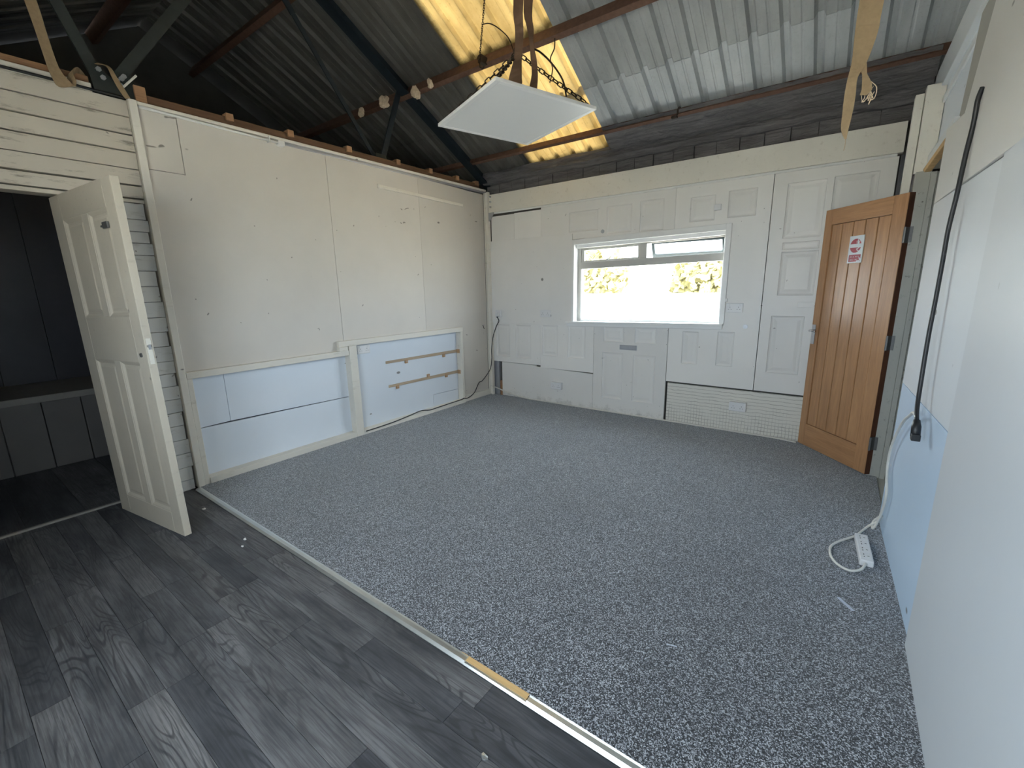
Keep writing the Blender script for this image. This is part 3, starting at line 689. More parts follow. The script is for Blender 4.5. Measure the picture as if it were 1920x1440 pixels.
# ================================================================== DOORS
# brown door, opened back against the far wall
D1 = tag(empty('door_1', (3.996, -.571, .022), math.atan2(.764, -.645), local=True), 'varnished brown boarded door standing open against the far wall', 'door', kind='structure')
DW, DH, DT = .705, 1.955, .040
def d1(name, x0, x1, y0, y1, z0, z1, mat='oak', bev=.002, parent=None): return MB().box(x0, x1, y0, y1, z0, z1).build(name, M[mat], parent or D1, bev)
d1('stile', .0, .104, -DT, 0, 0, DH); d1('stile', .632, DW, -DT, 0, 0, DH)
d1('rail', .104, .632, -DT, 0, 1.8375, DH, 'oak_rail'); d1('rail', .104, .632, -DT, 0, 0, .1925, 'oak_rail')
for k in range(5):
    a = .104+.1056*k; d1('plank', a+(.007 if k == 0 else .0032), a+(.0985 if k == 4 else .1024), -DT+.008, -.005, .195, 1.835, bev=.004)
d1('backing', .104, .632, -DT+.012, -.016, .195, 1.835, 'oak_edge', 0)
d1('hinge_edge', -.003, .0, -DT, -.002, 0, DH, 'oak_edge', 0)
for z in (.24, .975, 1.69):
    h = d1('hinge', -.006, -.002, -DT+.004, -.003, z-.05, z+.05, 'hinge', .001)
    MB().cyl((-.012, .002, z-.05), (-.012, .002, z+.05), .008, 10).build('knuckle', M['hinge'], h)
hd = MB().box(.655, .695, .0, .008, .885, 1.05).build('handle_plate', M['chrome'], D1, .003)
MB().tube([(.675, .006, 1.0), (.675, .045, 1.0), (.665, .05, 1.0), (.60, .052, 1.0)], .008, 8).build('lever', M['chrome'], hd, 0, True)
sg = MB().box(.302, .43, -.004, .0012, 1.532, 1.728); sg = sg.build('sign', M['sign_white'], D1); sg['label'] = 'torn white and red no-entry style notice'
def disc_part(zlo, zhi):
    pts = []; R = .050; cx, cz = .369, 1.656
    a0 = math.asin(max(-1, min(1, (zlo-cz)/R))); a1 = math.asin(max(-1, min(1, (zhi-cz)/R)))
    for i in range(13): a = a0+(a1-a0)*i/12; pts.append((cx+R*math.cos(a), cz+R*math.sin(a)))
    for i in range(13): a = a1+(a0-a1)*i/12; pts.append((cx-R*math.cos(a), cz+R*math.sin(a)))
    return pts
for lo, hi in ((1.607, 1.643), (1.669, 1.7055)):
    mb = MB(); mb.prism(disc_part(lo, hi), 1, .0010, .0018); mb.build('red_print', M['sign_red'], sg)
MB().box(.312, .418, .0010, .0017, 1.542, 1.592).build('red_print', M['sign_red'], sg)
mb = MB()
for z, segs in ((1.577, ((.408, .385), (.380, .366), (.358, .340), (.336, .322))), (1.555, ((.404, .384), (.378, .372), (.360, .338)))):
    for a, c_ in segs:
        x = a
        while x-.004 > c_: mb.bar((x, .0021, z-.004), (x-.0025, .0021, z+.004), .0012, .0006, (0, 1, 0)); mb.bar((x-.001, .0021, z+random.uniform(-.003, .003)), (x-.004, .0021, z+random.uniform(-.003, .003)), .0012, .0006, (0, 1, 0)); x -= .005
mb.build('white_print', M['sign_white'], sg)
mb = MB()
for (xa, za, xb, zb, w) in ((.352, 1.70, .343, 1.655, .008), (.335, 1.69, .345, 1.66, .006), (.362, 1.69, .357, 1.668, .004), (.33, 1.645, .352, 1.632, .006), (.345, 1.625, .336, 1.612, .005), (.325, 1.57, .31, 1.548, .008), (.36, 1.636, .35, 1.62, .004), (.318, 1.548, .345, 1.545, .007)):
    mb.bar((xa, .0020, za), (xb, .0020, zb), w, .0006, (0, 1, 0))
mb.build('torn_patch', M['sign_white'], sg)

# white four-panel door, opened into the room
D2 = tag(empty('door_2', (-.044, -3.9365, .010), math.atan2(.1, .784), local=True), 'worn white four-panel door standing open beside the dark room', 'door', kind='structure')
DW2, DH2, T2 = .825, 1.975, .038
D2.rotation_euler = (0, -.026, math.atan2(.1, .784))
def door2_body():
    ins = [(.135, .395, 1.28, 1.835), (.475, .715, 1.28, 1.835), (.135, .395, .13, 1.025), (.475, .715, .13, 1.025)]
    def q(n, x0, x1, z0, z1): return MB().box(x0, x1, 0, T2, z0, z1).build(n, M['old_door'], D2, .0025)
    q('stile', 0, .135, 0, DH2); q('stile', .715, DW2, 0, DH2); q('rail', .135, .715, 1.835, DH2); q('rail', .135, .715, 1.025, 1.28); q('rail', .135, .715, 0, .13)
    q('muntin', .395, .475, .13, 1.025); q('muntin', .395, .475, 1.28, 1.835)
    for (a, b_, c_, d_) in ins:
        p = MB()
        for sgn, yb in ((1, 0), (-1, T2)):
            vs = []
            for ins_, dep in ((0, .001), (.008, .004), (.02, .012), (.03, .013), (.045, .009)):
                y = yb+sgn*dep; vs += [(a+ins_, y, c_+ins_), (b_-ins_, y, c_+ins_), (b_-ins_, y, d_-ins_), (a+ins_, y, d_-ins_)]
            fs = [(4*r+k, 4*r+(k+1) % 4, 4*r+4+(k+1) % 4, 4*r+4+k) for r in range(4) for k in range(4)]+[(16, 17, 18, 19)]
            p.add(vs, fs)
        p.build('inset_panel', M['old_door'], D2)
door2_body()
lt = MB().box(.655, .715, -.012, 0, 1.735, 1.768).build('surface_latch', M['hinge'], D2, .002)
MB().box(.62, .655, -.006, 0, 1.745, 1.755).build('bolt', M['hinge'], lt)
lk = MB().box(DW2-.001, DW2+.003, .008, .03, 1.02, 1.16).build('lock_plate', M['frame_white'], D2, .001)
MB().box(DW2+.002, DW2+.006, .013, .025, 1.10, 1.125).build('lock_tongue', M['grey_plate'], lk)
MB().cyl((.765, -.006, 1.07), (.765, 0, 1.07), .012, 12).build('keyhole_cover', M['hinge'], D2)

# ================================================================== DARK ROOM beyond the left door
bn = tag(empty('bench', (-1.7, -4.1, 0)), 'low boarded bench in the dark room beyond the white door', 'bench')
for k in range(9):
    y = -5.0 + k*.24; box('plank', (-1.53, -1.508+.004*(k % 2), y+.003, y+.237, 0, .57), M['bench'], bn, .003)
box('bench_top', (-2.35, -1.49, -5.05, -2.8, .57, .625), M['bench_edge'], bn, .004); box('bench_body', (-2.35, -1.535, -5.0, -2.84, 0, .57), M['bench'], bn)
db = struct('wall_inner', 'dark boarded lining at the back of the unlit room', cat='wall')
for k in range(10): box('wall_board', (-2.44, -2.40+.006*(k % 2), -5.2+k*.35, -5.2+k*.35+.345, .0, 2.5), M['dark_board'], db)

# ================================================================== HANGING PANEL
HC = Vector((2.2267, -2.4799, 2.2925))
hp = tag(empty('heater_panel', tuple(HC), -.3475, local=True), 'square white ceiling panel hung flat from chains and brown straps', 'panel heater')
hp.rotation_euler = (-.011, -.0249, -.3475)
MB().box(-.278, .278, -.278, .278, -.001, .008).build('face_plate', M['heater_face'], hp)
fm = MB()
for d in ((-.3, .3, -.3, -.278), (-.3, .3, .278, .3), (-.3, -.278, -.278, .278), (.278, .3, -.278, .278)): fm.box(d[0], d[1], d[2], d[3], -.004, .012)
fm.build('frame', M['heater_frame'], hp, .002)
for x, y in ((-.27, -.27), (.27, -.27), (.27, .27), (-.27, .27)):
    MB().tube([(x, y, .008), (x, y, .028), (x*.97, y*.97, .036), (x*.95, y*.95, .028)], .003, 6).build('hook_eye', M['chain'], hp)
# chains
def link_mesh():
    mb = MB(); L, R = .012, .0062; pts = []
    for i in range(9): a = -math.pi/2+math.pi*i/8; pts.append((L*.5+R*math.cos(a), R*math.sin(a), 0))
    for i in range(9): a = math.pi/2+math.pi*i/8; pts.append((-L*.5+R*math.cos(a), R*math.sin(a), 0))
    mb.tube(pts, .0021, 5, True); me = bpy.data.meshes.new('link'); me.from_pydata(mb.v, [], mb.f); me.materials.append(M['chain'])
    for p in me.polygons: p.use_smooth = True
    return me
LINK = link_mesh()
def chain(p0, p1, label, sag=.0, pitch=.0195, size=1.0):
    p0 = Vector(p0); p1 = Vector(p1); n = max(2, int((p1-p0).length/pitch)); e = tag(empty('chain', tuple(p0)), label, 'chain', 'rusty hanging chains')
    for i in range(n):
        t = (i+.5)/n; p = p0.lerp(p1, t)+Vector((0, 0, -sag*4*t*(1-t))); d = (p1-p0).normalized()+Vector((0, 0, -sag*4*(1-2*t)/max(.1, (p1-p0).length)))
        o = bpy.data.objects.new('link', LINK); COL.objects.link(o); o.parent = e; o.location = p-p0; o.scale = (size,)*3
        q = d.normalized().to_track_quat('X', 'Z'); o.rotation_euler = (q @ Matrix.Rotation(math.pi/2*(i % 2)+.3, 3, 'X').to_quaternion()).to_euler()
    return e
hm = Matrix.Translation(HC) @ hp.rotation_euler.to_matrix().to_4x4()
HK = Vector((2.235, -2.46, 2.598))
for (x, y), lb_ in (((-.26, -.26), 'rusty chain from the left corner of the hanging panel'), ((.26, -.26), 'rusty chain at the rear corner of the hanging panel nearest the camera'), ((.26, .26), 'rusty chain from the right corner of the hanging panel'), ((-.26, .26), 'rusty chain at the corner of the hanging panel nearest the window')):
    c0 = hm @ Vector((x, y, .036)); chain(c0, HK, lb_, .004, .029, 1.45)
chain((1.03, -1.30, 3.335), (1.95, -2.22, 3.78), 'thin rusty chain running up to the ridge above the hanging panel', .03)
# hook ring and straps
rg = MB(); rg.tube([HK+Vector((.016*math.cos(a*math.pi/6), 0, .016*math.sin(a*math.pi/6)+.014)) for a in range(12)], .003, 6, True)
tag(rg.build('hanging_ring', M['chain'], smooth=True), 'small steel ring where the panel chains meet', 'ring')
def strap(name, rows, label, mat, th=.003):
    rows = [(Vector(a), Vector(b_)) for a, b_ in rows]; L = smooth_path([r[0] for r in rows], 4); R = smooth_path([r[1] for r in rows], 4)
    return tag(MB().ribbon(list(zip(L, R)), th).build(name, M[mat], smooth=False), label, 'strap')
yb = -2.55
strap('webbing_strap', [((2.27, -2.30, 3.82), (2.33, -2.30, 3.82)), ((2.275, -2.45, 3.2), (2.335, -2.46, 3.2)), ((2.283, yb, 2.774), (2.34, yb, 2.755)), ((2.29, yb, 2.638), (2.325, yb+.02, 2.627)), ((2.281, yb, 2.531), (2.32, yb+.01, 2.520)), ((2.245, yb, 2.44), (2.325, yb, 2.43)), ((2.236, yb, 2.35), (2.324, yb, 2.345))], 'wide brown webbing strap holding up the hanging panel', 'strap_brown')
strap('webbing_strap', [((2.36, -2.30, 3.82), (2.40, -2.30, 3.82)), ((2.35, -2.46, 3.2), (2.385, -2.44, 3.2)), ((2.343, yb, 2.754), (2.373, yb+.03, 2.744)), ((2.359, yb, 2.639), (2.378, yb+.03, 2.633)), ((2.371, yb, 2.58), (2.389, yb+.01, 2.565)), ((2.379, yb, 2.498), (2.401, yb+.02, 2.492)), ((2.385, yb, 2.43), (2.400, yb+.03, 2.424)), ((2.359, yb, 2.35), (2.40, yb+.02, 2.345))], 'narrow twisted brown webbing strap beside the wide one', 'strap_brown')
def wire(name, pts, r, mat, label, cat='cable', n=8, k=6): return tag(MB().tube(smooth_path(pts, k), r, n).build(name, M[mat], smooth=True), label, cat)
wire('loose_wire', [(2.30, -2.42, 2.61), (2.367, -2.45, 2.567), (2.439, -2.45, 2.494), (2.499, -2.45, 2.408), (2.521, -2.45, 2.33)], .0045, 'chain', 'dark loose wire drooping to the right edge of the hanging panel')
wire('loose_wire', [(2.454, -2.45, 2.60), (2.452, -2.45, 2.558), (2.429, -2.45, 2.519), (2.442, -2.45, 2.47), (2.426, -2.45, 2.415)], .003, 'chain', 'short frayed wire dangling behind the hanging panel', n=6)
wire('loose_wire', [(2.0, -2.45, 2.80), (2.05, -2.45, 2.79), (2.11, -2.45, 2.75), (2.175, -2.45, 2.685), (2.207, -2.45, 2.615)], .0028, 'chain', 'thin curved wire springing left from the chain ring', n=6)
# small ironmongery on the purlins and wall
cl = tag(empty('purlin_clamp', (1.02, -1.27, 3.30)), 'black clamp gripping the purlin left of the hanging panel', 'clamp')
MB().box(1.0, 1.045, -1.295, -1.215, 3.29, 3.35).build('clamp_body', M['chain'], cl, .006)
MB().cyl((1.022, -1.31, 3.32), (1.022, -1.29, 3.32), .016, 6).build('clamp_bolt', M['chain'], cl)
MB().tube([(1.02, -1.29, 3.29), (1.03, -1.30, 3.25), (1.06, -1.30, 3.23), (1.075, -1.30, 3.245)], .006, 6).build('hook', M['chain'], cl)
hk = tag(empty('purlin_hook', (2.40, -.31, 2.84)), 'small dark hook standing on the low purlin near the far wall', 'hook')
MB().tube(smooth_path([(2.36, -.315, 2.835), (2.40, -.32, 2.85), (2.405, -.325, 2.88), (2.415, -.325, 2.90), (2.425, -.325, 2.885)], 4), .008, 6).build('hook_wire', M['chain'], hk)
MB().box(2.35, 2.40, -.325, -.295, 2.828, 2.842).build('foot', M['chain'], hk, .003)
wk = tag(empty('wall_hook', (-.01, -.13, .93)), 'small black hook on the left wall near the far corner', 'hook')
MB().box(-.0152, -.011, -.145, -.105, .945, .953).build('hook_plate', M['grey_plate'], wk)
MB().tube(smooth_path([(-.012, -.14, .95), (-.002, -.143, .935), (0, -.138, .915), (-.002, -.125, .902)], 4), .004, 6).build('hook_wire', M['black_cable'], wk)
# ragged tan straps
strap('ragged_strap', [((3.71, -2.24, 3.78), (3.80, -2.24, 3.78)), ((3.665, -2.25, 2.9), (3.76, -2.25, 2.88)), ((3.648, -2.25, 2.44), (3.721, -2.25, 2.415)), ((3.646, -2.25, 2.337), (3.716, -2.24, 2.324)), ((3.648, -2.25, 2.239), (3.694, -2.24, 2.226)), ((3.642, -2.25, 2.186), (3.673, -2.25, 2.178)), ((3.638, -2.25, 2.123), (3.674, -2.25, 2.115)), ((3.639, -2.25, 2.058), (3.671, -2.25, 2.05)), ((3.641, -2.25, 2.005), (3.665, -2.25, 1.995)), ((3.656, -2.25, 1.968), (3.663, -2.25, 1.966))], 'long ragged tan strap hanging from the roof near the right wall', 'strap_tan', .004)
rs = tag(empty('ragged_strap', (3.70, -2.23, 2.2)), 'short frayed end of tan strap beside the long ragged one', 'strap')
MB().ribbon([((3.665, -2.235, 2.235), (3.695, -2.235, 2.225)), ((3.685, -2.235, 2.19), (3.70, -2.235, 2.188)), ((3.688, -2.235, 2.165), (3.718, -2.23, 2.155)), ((3.690, -2.235, 2.135), (3.722, -2.23, 2.13)), ((3.686, -2.235, 2.118), (3.708, -2.23, 2.115))], .004).build('strap_end', M['strap_tan'], rs)
for k in range(7):
    x = 3.695+.005*k; z = 2.125+random.uniform(0, .02)
    pts = [(x, -2.23, z), (x+random.uniform(-.01, .012), -2.23, z-.018), (x+random.uniform(-.006, .02), -2.225, z-.03-random.uniform(0, .015)), (x+random.uniform(0, .02), -2.23, z-.02)]
    MB().tube(smooth_path(pts, 4), .0011, 4).build('loose_thread', M['fluff'], rs)
MB().tube(smooth_path([(3.715, -2.23, 2.16), (3.735, -2.23, 2.135), (3.733, -2.23, 2.10), (3.72, -2.23, 2.095)], 5), .0016, 5).build('loose_thread', M['fluff'], rs)
wire('thread', [(3.659, -2.25, 1.967), (3.661, -2.25, 1.95), (3.659, -2.25, 1.925)], .0016, 'fluff', 'pale thread at the tip of the long ragged strap', 'thread', 5)
strap('ragged_strap', [((.03, -3.93, 3.25), (.03, -3.88, 3.27)), ((.03, -3.883, 2.966), (.03, -3.834, 2.987)), ((.03, -3.862, 2.8), (.03, -3.818, 2.817)), ((.032, -3.849, 2.67), (.032, -3.800, 2.675)), ((.035, -3.838, 2.61), (.035, -3.770, 2.62)), ((.03, -3.82, 2.575), (.03, -3.745, 2.60)), ((.01, -3.765, 2.60), (.02, -3.735, 2.635)), ((-.03, -3.76, 2.66), (-.01, -3.735, 2.69)), ((-.06, -3.72, 2.68), (-.04, -3.70, 2.73)), ((-.08, -3.69, 2.65), (-.08, -3.66, 2.70))], 'tan strap hanging over the top of the planked left wall', 'strap_tan', .004)
strap('ragged_strap', [((-.04, -3.62, 2.775), (-.05, -3.60, 2.79)), ((-.01, -3.575, 2.77), (-.02, -3.555, 2.775)), ((.01, -3.562, 2.71), (.0, -3.535, 2.72)), ((.028, -3.545, 2.645), (.028, -3.515, 2.655)), ((.03, -3.52, 2.60), (.03, -3.495, 2.61))], 'pale twisted strip of strap by the bolted truss plate', 'strap_tan', .003)
# foam tufts stuck on the purlin
def tuft(loc, r, seed, label):
    rnd = random.Random(seed); bm = bmesh.new(); bmesh.ops.create_icosphere(bm, subdivisions=3, radius=r)
    ctr = [(Vector((rnd.uniform(-1, 1), rnd.uniform(-1, 1), rnd.uniform(-1, 1))).normalized(), rnd.uniform(-.45, .6)) for _ in range(14)]
    for v_ in bm.verts:
        n_ = v_.co.normalized(); s_ = 1
        for c_, a_ in ctr: s_ += a_*max(0, n_.dot(c_)-.55)*1.6
        v_.co = n_*r*s_*(1+rnd.uniform(-.1, .1)); v_.co.z *= 1.25
    me = bpy.data.meshes.new('foam_tuft'); bm.to_mesh(me); bm.free(); me.materials.append(M['fluff'])
    o = bpy.data.objects.new('foam_tuft', me); COL.objects.link(o); o.location = loc; return tag(o, label, 'foam', 'foam tufts on the purlin')
tuft((.20, -1.28, 3.255), .045, 1, 'largest pale foam tuft hanging where purlin and truss cross')
tuft((.385, -1.265, 3.30), .026, 2, 'small foam tuft on the purlin, nearest the hanging panel')
tuft((-.30, -1.265, 3.31), .040, 3, 'round foam tuft on the purlin left of the truss')
tuft((-.66, -1.275, 3.29), .035, 4, 'flat foam tuft far left along the purlin')

# ================================================================== TIMBERS ON THE LEFT WALL
tb = tag(empty('timber_batten', (-.03, -1.8, 2.62)), 'brown batten with short blocks lying along the top of the left wall', 'batten')
box('batten', (-.055, -.015, -3.40, -.12, 2.614, 2.668), M['batten'], tb, .003)
for y in (-3.43, -2.913, -2.466, -1.931, -1.376, -.937, -.52, -.174):
    w = .05 if y > -3.4 else .06
    box('block', (-.06, .004, y-w/2, y+w/2, 2.640 if y > -3.4 else 2.614, 2.690 if y > -3.4 else 2.705), M['batten_end'], tb, .003)
tag(MB().tube([(.016, -3.455, 2.578), (.016, -2.58, 2.566)], .009, 10).build('conduit', M['upvc'], smooth=True), 'thin white conduit run along the top of the left wall', 'conduit')
cb_ = tag(empty('conduit_box', (.0, -2.565, 2.56)), 'small white box at the end of the left wall conduit', 'box')
box('box_body', (-.014, .03, -2.592, -2.540, 2.546, 2.584), M['upvc'], cb_, .004); box('clip', (-.014, .03, -2.66, -2.652, 2.555, 2.60), M['upvc'], cb_, .002)
wire('cable', [(.006, -5.0, 2.612), (.008, -4.4, 2.608), (.008, -3.9, 2.612), (.01, -3.52, 2.61)], .008, 'black_cable', 'dark cable lying along the top of the planked wall')
bt = tag(empty('timber_batten', (-.04, -4.4, 2.6)), 'pale rail lying on top of the planked left wall', 'batten')
box('batten', (-.08, -.02, -5.2, -3.66, 2.606, 2.655), M['frame_white'], bt, .004); box('batten', (-.08, -.05, -5.2, -3.66, 2.655, 2.70), M['batten_end'], bt, .004)
tk = tag(empty('cable_trunking', (-.01, -1.04, 2.38)), 'slim white cable trunking high on the left wall', 'trunking')
mb = MB(); mb.prism([(-1.642, 2.386), (-.45, 2.362), (-.45, 2.392), (-1.642, 2.418)], 0, -.0155, .004); mb.build('trunking_body', M['frame_white'], tk, .002)
box('end_cap', (-.0155, .007, -1.648, -1.636, 2.384, 2.42), M['frame_white'], tk, .001)

# shelf battens in the recess of the left wall
def shelf(z0, z1, y0, label, brs):
    s_ = tag(empty('shelf_batten', (-.06, -1.1, z0)), label, 'shelf batten', 'bare shelf battens in the recess')
    mb = MB(); mb.prism([(y0, z0), (-.60, z1-.004), (-.60, z1+.03), (y0, z0+.026)], 0, XL, XL+.010); mb.build('batten', M['bare_strip'], s_)
    for y, z in brs:
        b_ = MB().box(XL, XL+.014, y-.018, y+.018, z-.022, z+.018).build('bracket', M['bare_bracket'], s_)
        MB().cyl((XL+.013, y, z), (XL+.017, y, z), .005, 8).build('screw', M['grey_plate'], b_)
    box('end_block', (XL, -.012, -.604, -.599, z1-.012, z1+.035), M['bare_bracket'], s_)
M['bare_strip'] = wood('stained_batten', (.36, .27, .18), (.52, .42, .31), .7, 1)
M['bare_bracket'] = wood('brown_bracket', (.38, .22, .11), (.55, .36, .21), .65, 1)
shelf(.665, .655, -1.68, 'upper brown batten in the right recess of the left wall', ((-1.41, .655), (-.835, .645)))
shelf(.405, .395, -1.665, 'lower brown batten in the right recess of the left wall', ((-1.555, .398), (-1.10, .44), (-.81, .395)))

# ================================================================== SOCKETS
def socket(loc, facing, label, double=True, box_d=.0, switch=True, plug=False):
    """facing: 'y' = faces -y (on the back wall), 'x' = faces +x (on the left wall)"""
    e = tag(empty('power_socket', loc, 0 if facing == 'y' else math.pi/2, local=True), label, 'socket', 'white power sockets')
    w = .146 if double else .086; d = .010
    if box_d: MB().box(-w/2, w/2, -box_d, 0, -.043, .043).build('back_box', M['socket'], e, .003)
    fp = MB().box(-w/2, w/2, -box_d-d, -box_d, -.043, .043).build('face_plate', M['socket'], e, .004)
    y = -box_d-d
    for cx in ((-.036, .036) if double else (0,)):
        MB().box(cx*1.25-.007, cx*1.25+.007, y-.003, y, .018, .034).build('switch', M['socket'], fp, .001)
        for dx, dz, ww, hh in ((0, .006, .004, .008), (-.011, -.014, .007, .004), (.011, -.014, .007, .004)):
            MB().box(cx+dx-ww/2, cx+dx+ww/2, y-.0006, y+.002, dz-hh/2, dz+hh/2).build('pin_hole', M['hole'], fp)
    return e
socket((.165, -.012, 1.10), 'y', 'single socket on the far wall by the left corner', False, .02)
socket((.87, -.014, 1.11), 'y', 'double socket on the plain white board left of the window')
socket((2.925, -.001, 1.20), 'y', 'double socket just right of the window')
socket((1.03, -.001, .243), 'y', 'surface-mounted double socket low on the far wall, left of the letter-plate door', True, .03)
socket((3.03, .011, .27), 'y', 'double socket on the gridded board near the brown door', True, .035)
socket((XL, -1.935, .85), 'x', 'double socket in the recess of the left wall')
pg = tag(empty('plug', (.165, -.04, 1.085)), 'white plug in the single corner socket', 'plug')
box('plug_body', (.143, .187, -.075, -.042, 1.062, 1.11), M['socket'], pg, .006); box('cable_grip', (.158, .172, -.066, -.052, 1.045, 1.062), M['black_cable'], pg, .002)
box('switch_box', (2.835, 2.862, -.02, .0, 1.255, 1.285), M['socket'], WB, .003)

# ================================================================== CABLES
wire('cable', [(.165, -.058, 1.05), (.17, -.035, 1.0), (.118, -.03, .923), (.06, -.035, .766), (.058, -.06, .623), (.055, -.06, .494), (.045, -.09, .36), (.03, -.23, .237), (.02, -.296, .214), (.025, -.397, .105), (.028, -.524, .062), (.028, -.60, .072), (.028, -.672, .066), (.03, -1.066, .060), (.03, -1.181, .058), (.03, -1.314, .081), (.03, -1.471, .068), (.032, -1.719, .050), (.034, -2.05, .045)], .0055, 'black_cable', 'black cable from the corner socket down along the left wall')
wire('cable', [(.0, -.03, .127), (.1, -.03, .11), (.217, -.03, .082), (.40, -.022, .045), (.585, -.018, .022), (.9, -.016, .02), (1.497, -.018, .02), (2.329, -.016, .02), (2.625, -.012, .019), (3.034, -.016, .020), (3.353, -.018, .02), (3.53, -.05, .02)], .008, 'white_cable', 'white cable along the foot of the far wall')
wire('power_lead', [(4.058, -1.995, 2.128), (4.053, -1.976, 2.09), (4.055, -1.962, 2.01), (4.05, -1.955, 1.9), (4.045, -1.96, 1.75), (4.04, -1.95, 1.62), (4.04, -1.955, 1.5), (4.038, -1.97, 1.34), (4.035, -1.985, 1.18), (4.035, -2.01, .98), (4.033, -2.05, .88), (4.033, -2.10, .835)], .0085, 'black_cable', 'thick black lead hanging down the right wall', n=10)
cn = tag(empty('cable_connector', (4.033, -2.12, .80)), 'black plug connector at the end of the lead on the right wall', 'connector')
MB().tube([(4.033, -2.10, .84), (4.033, -2.115, .815), (4.033, -2.135, .775)], [.012, .017, .017], 10).build('connector_body', M['black_cable'], cn, 0, True)
MB().box(4.018, 4.048, -2.16, -2.125, .762, .79).build('connector_foot', M['black_cable'], cn, .003)
wire('extension_lead', [(4.033, -2.095, .838), (4.030, -2.07, .853), (4.03, -2.0, .848), (4.03, -1.91, .81), (4.03, -1.78, .755), (4.03, -1.66, .682), (4.028, -1.55, .587), (4.028, -1.48, .50), (4.03, -1.46, .41), (4.03, -1.52, .35), (4.032, -1.58, .30), (4.034, -1.56, .22), (4.03, -1.52, .13), (4.02, -1.50, .06), (4.009, -1.49, .028), (4.012, -1.445, .05), (4.03, -1.47, .095), (4.04, -1.475, .11), (4.03, -1.47, .07), (3.998, -1.468, .035), (3.965, -1.53, .020), (3.93, -1.62, .019), (3.88, -1.70, .019), (3.845, -1.76, .019), (3.82, -1.83, .019), (3.822, -1.92, .019), (3.85, -1.99, .019), (3.90, -2.02, .019), (3.945, -1.985, .022), (3.966, -1.925, .028)], .0065, 'white_cable', 'off-white extension lead looping down to the power strip', n=8)
ps = tag(empty('power_strip', (3.9605, -1.778, .012), math.atan2(.29, -.017)-math.pi/2+.0, local=True), 'white four-gang power strip lying on the carpet by the right wall', 'power strip')
ps.rotation_euler[2] = .058
MB().box(-.029, .029, -.146, .146, 0, .034).build('strip_body', M['socket'], ps, .005)
for k in range(4):
    g_ = MB().box(-.024, .024, -.128+.066*k, -.072+.066*k, .034, .036).build('outlet', M['socket'], ps, .001)
    cy = -.10+.066*k
    for dx, dy, a_, b_ in ((.009, 0, .008, .004), (-.009, .012, .004, .008), (-.009, -.012, .004, .008)):
        MB().box(dx-a_/2, dx+a_/2, cy+dy-b_/2, cy+dy+b_/2, .0355, .0366).build('pin_hole', M['hole'], g_)

# ================================================================== LITTER
def scrap(name, x, y, z, r, label, mat='paper', seed=1, cat='litter'):
    rnd = random.Random(seed); n_ = 8; top = []; bot = []
    for k in range(n_):
        a = 2*math.pi*k/n_; q = r*rnd.uniform(.55, 1.1); top.append((x+q*math.cos(a), y+q*.7*math.sin(a), z+.002+rnd.uniform(0, .006))); bot.append((x+q*math.cos(a), y+q*.7*math.sin(a), z))
    vs = top+bot+[(x, y, z+.007), (x, y, z)]; fs = [(k, (k+1) % n_, 2*n_) for k in range(n_)]+[(n_+(k+1) % n_, n_+k, 2*n_+1) for k in range(n_)]+[(k, n_+k, n_+(k+1) % n_, (k+1) % n_) for k in range(n_)]
    return tag(MB().add(vs, fs).build(name, M[mat]), label, cat)
scrap('paper_scrap', .414, -3.612, 0, .016, 'white scrap on the vinyl near the foot of the left wall post', seed=3)
scrap('paper_scrap', 1.045, -3.622, 0, .014, 'small white scrap on the vinyl beside the metal strip', seed=4)
scrap('paper_scrap', 1.112, -3.664, 0, .009, 'tiny crumb on the vinyl next to the small scrap', seed=5)
scrap('foil_scrap', 2.985, -3.748, 0, .015, 'shiny crumpled foil scrap on the vinyl in the foreground', 'alu', 6)
def tape(p0, p1, w, label, name='tape_strip'):
    return tag(MB().bar(p0, p1, w, .0012).build(name, M['tape']), label, 'litter')
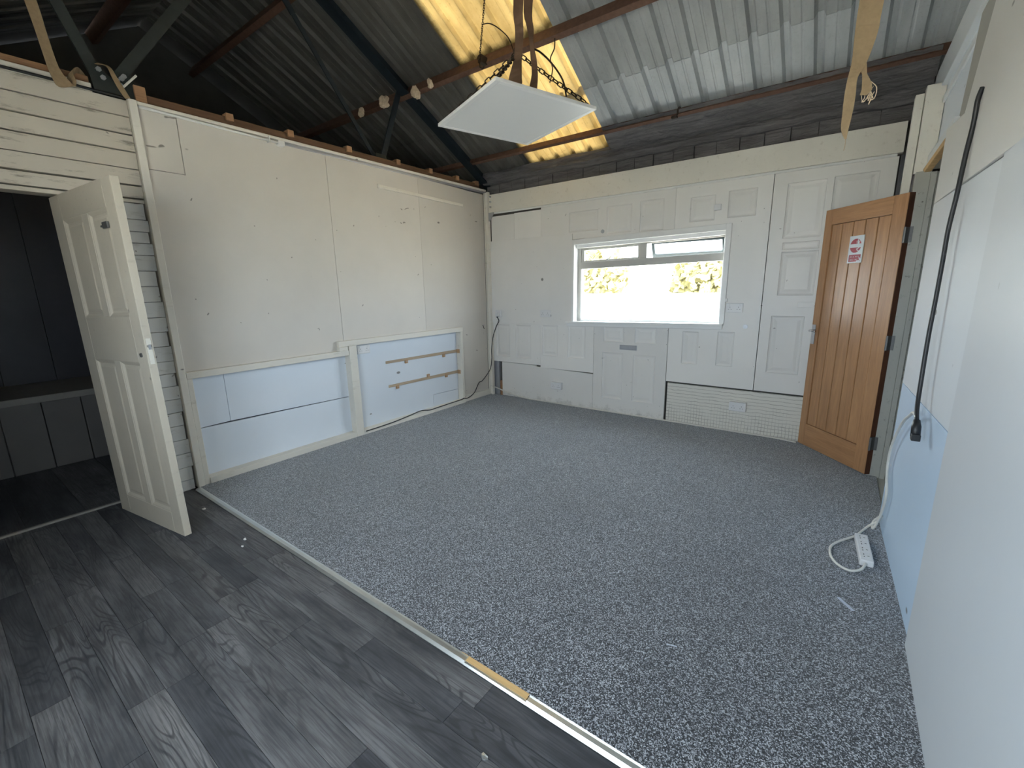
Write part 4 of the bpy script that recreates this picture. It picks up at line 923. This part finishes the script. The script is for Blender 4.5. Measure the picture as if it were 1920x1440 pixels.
tape((3.858, -2.278, .0135), (3.912, -2.345, .0135), .014, 'short strip of pale tape on the carpet below the power strip')
tape((3.308, -2.995, .0135), (3.345, -2.985, .0135), .005, 'thin sliver of pale tape in the middle of the near carpet')

# ================================================================== OUTSIDE THE WINDOW
yd = tag(MB().box(-40, 40, -60, 60, -.6, -.5).build('ground', M['yard']), 'pale sunlit yard outside the window', 'ground', kind='structure')
gb = MB(); gb.prism([(-14, 3.0), (2.2, 3.4), (-1.0, 6.5), (-14, 10.5)], 2, -.5, -.44)
tag(gb.build('lawn', M['grass']), 'pale green grass verge outside the window', 'grass', kind='structure')
bw = tag(empty('boundary_wall', (0, 14, -.5)), 'low pale boundary wall across the yard', 'wall')
box('wall_body', (-30, 12, 14, 14.2, -.5, 1.0), M['render'], bw); box('coping', (-30, 12, 13.95, 14.25, 1.0, 1.08), M['render'], bw)
def bush(x, y, r, h, seed, label):
    rnd = random.Random(seed); e = tag(empty('tree', (x, y, -.5)), label, 'tree', 'autumn trees beyond the yard'); mb = MB()
    for k in range(1500):
        a = rnd.uniform(0, 2*math.pi); q = r*math.sqrt(rnd.random()); zz = -.5+h*(.25+.75*rnd.random()); 
        if (q/r)**2 + ((zz+.5-h*.6)/(h*.45))**2 > 1: continue
        c_ = Vector((x+q*math.cos(a), y+q*math.sin(a), zz)); u_ = Vector((rnd.uniform(-1, 1), rnd.uniform(-1, 1), rnd.uniform(-1, 1))).normalized()*.22; w_ = u_.orthogonal().normalized()*.16
        mb.add([c_-u_, c_+w_, c_+u_, c_-w_], [(0, 1, 2, 3)])
    mb.build('crown', M['foliage'], e); MB().tube([(x, y, -.5), (x+.1, y, -.5+h*.6)], [.14, .06], 8).build('trunk', M['batten'], e)
bush(-7.5, 19, 1.8, 4.2, 1, 'yellow autumn tree seen at the left edge of the window')
bush(-1.6, 18, 1.5, 3.4, 2, 'yellow autumn tree seen in the middle of the window')
bush(1.6, 17, 1.4, 4.0, 3, 'tall yellow autumn tree seen at the right edge of the window')
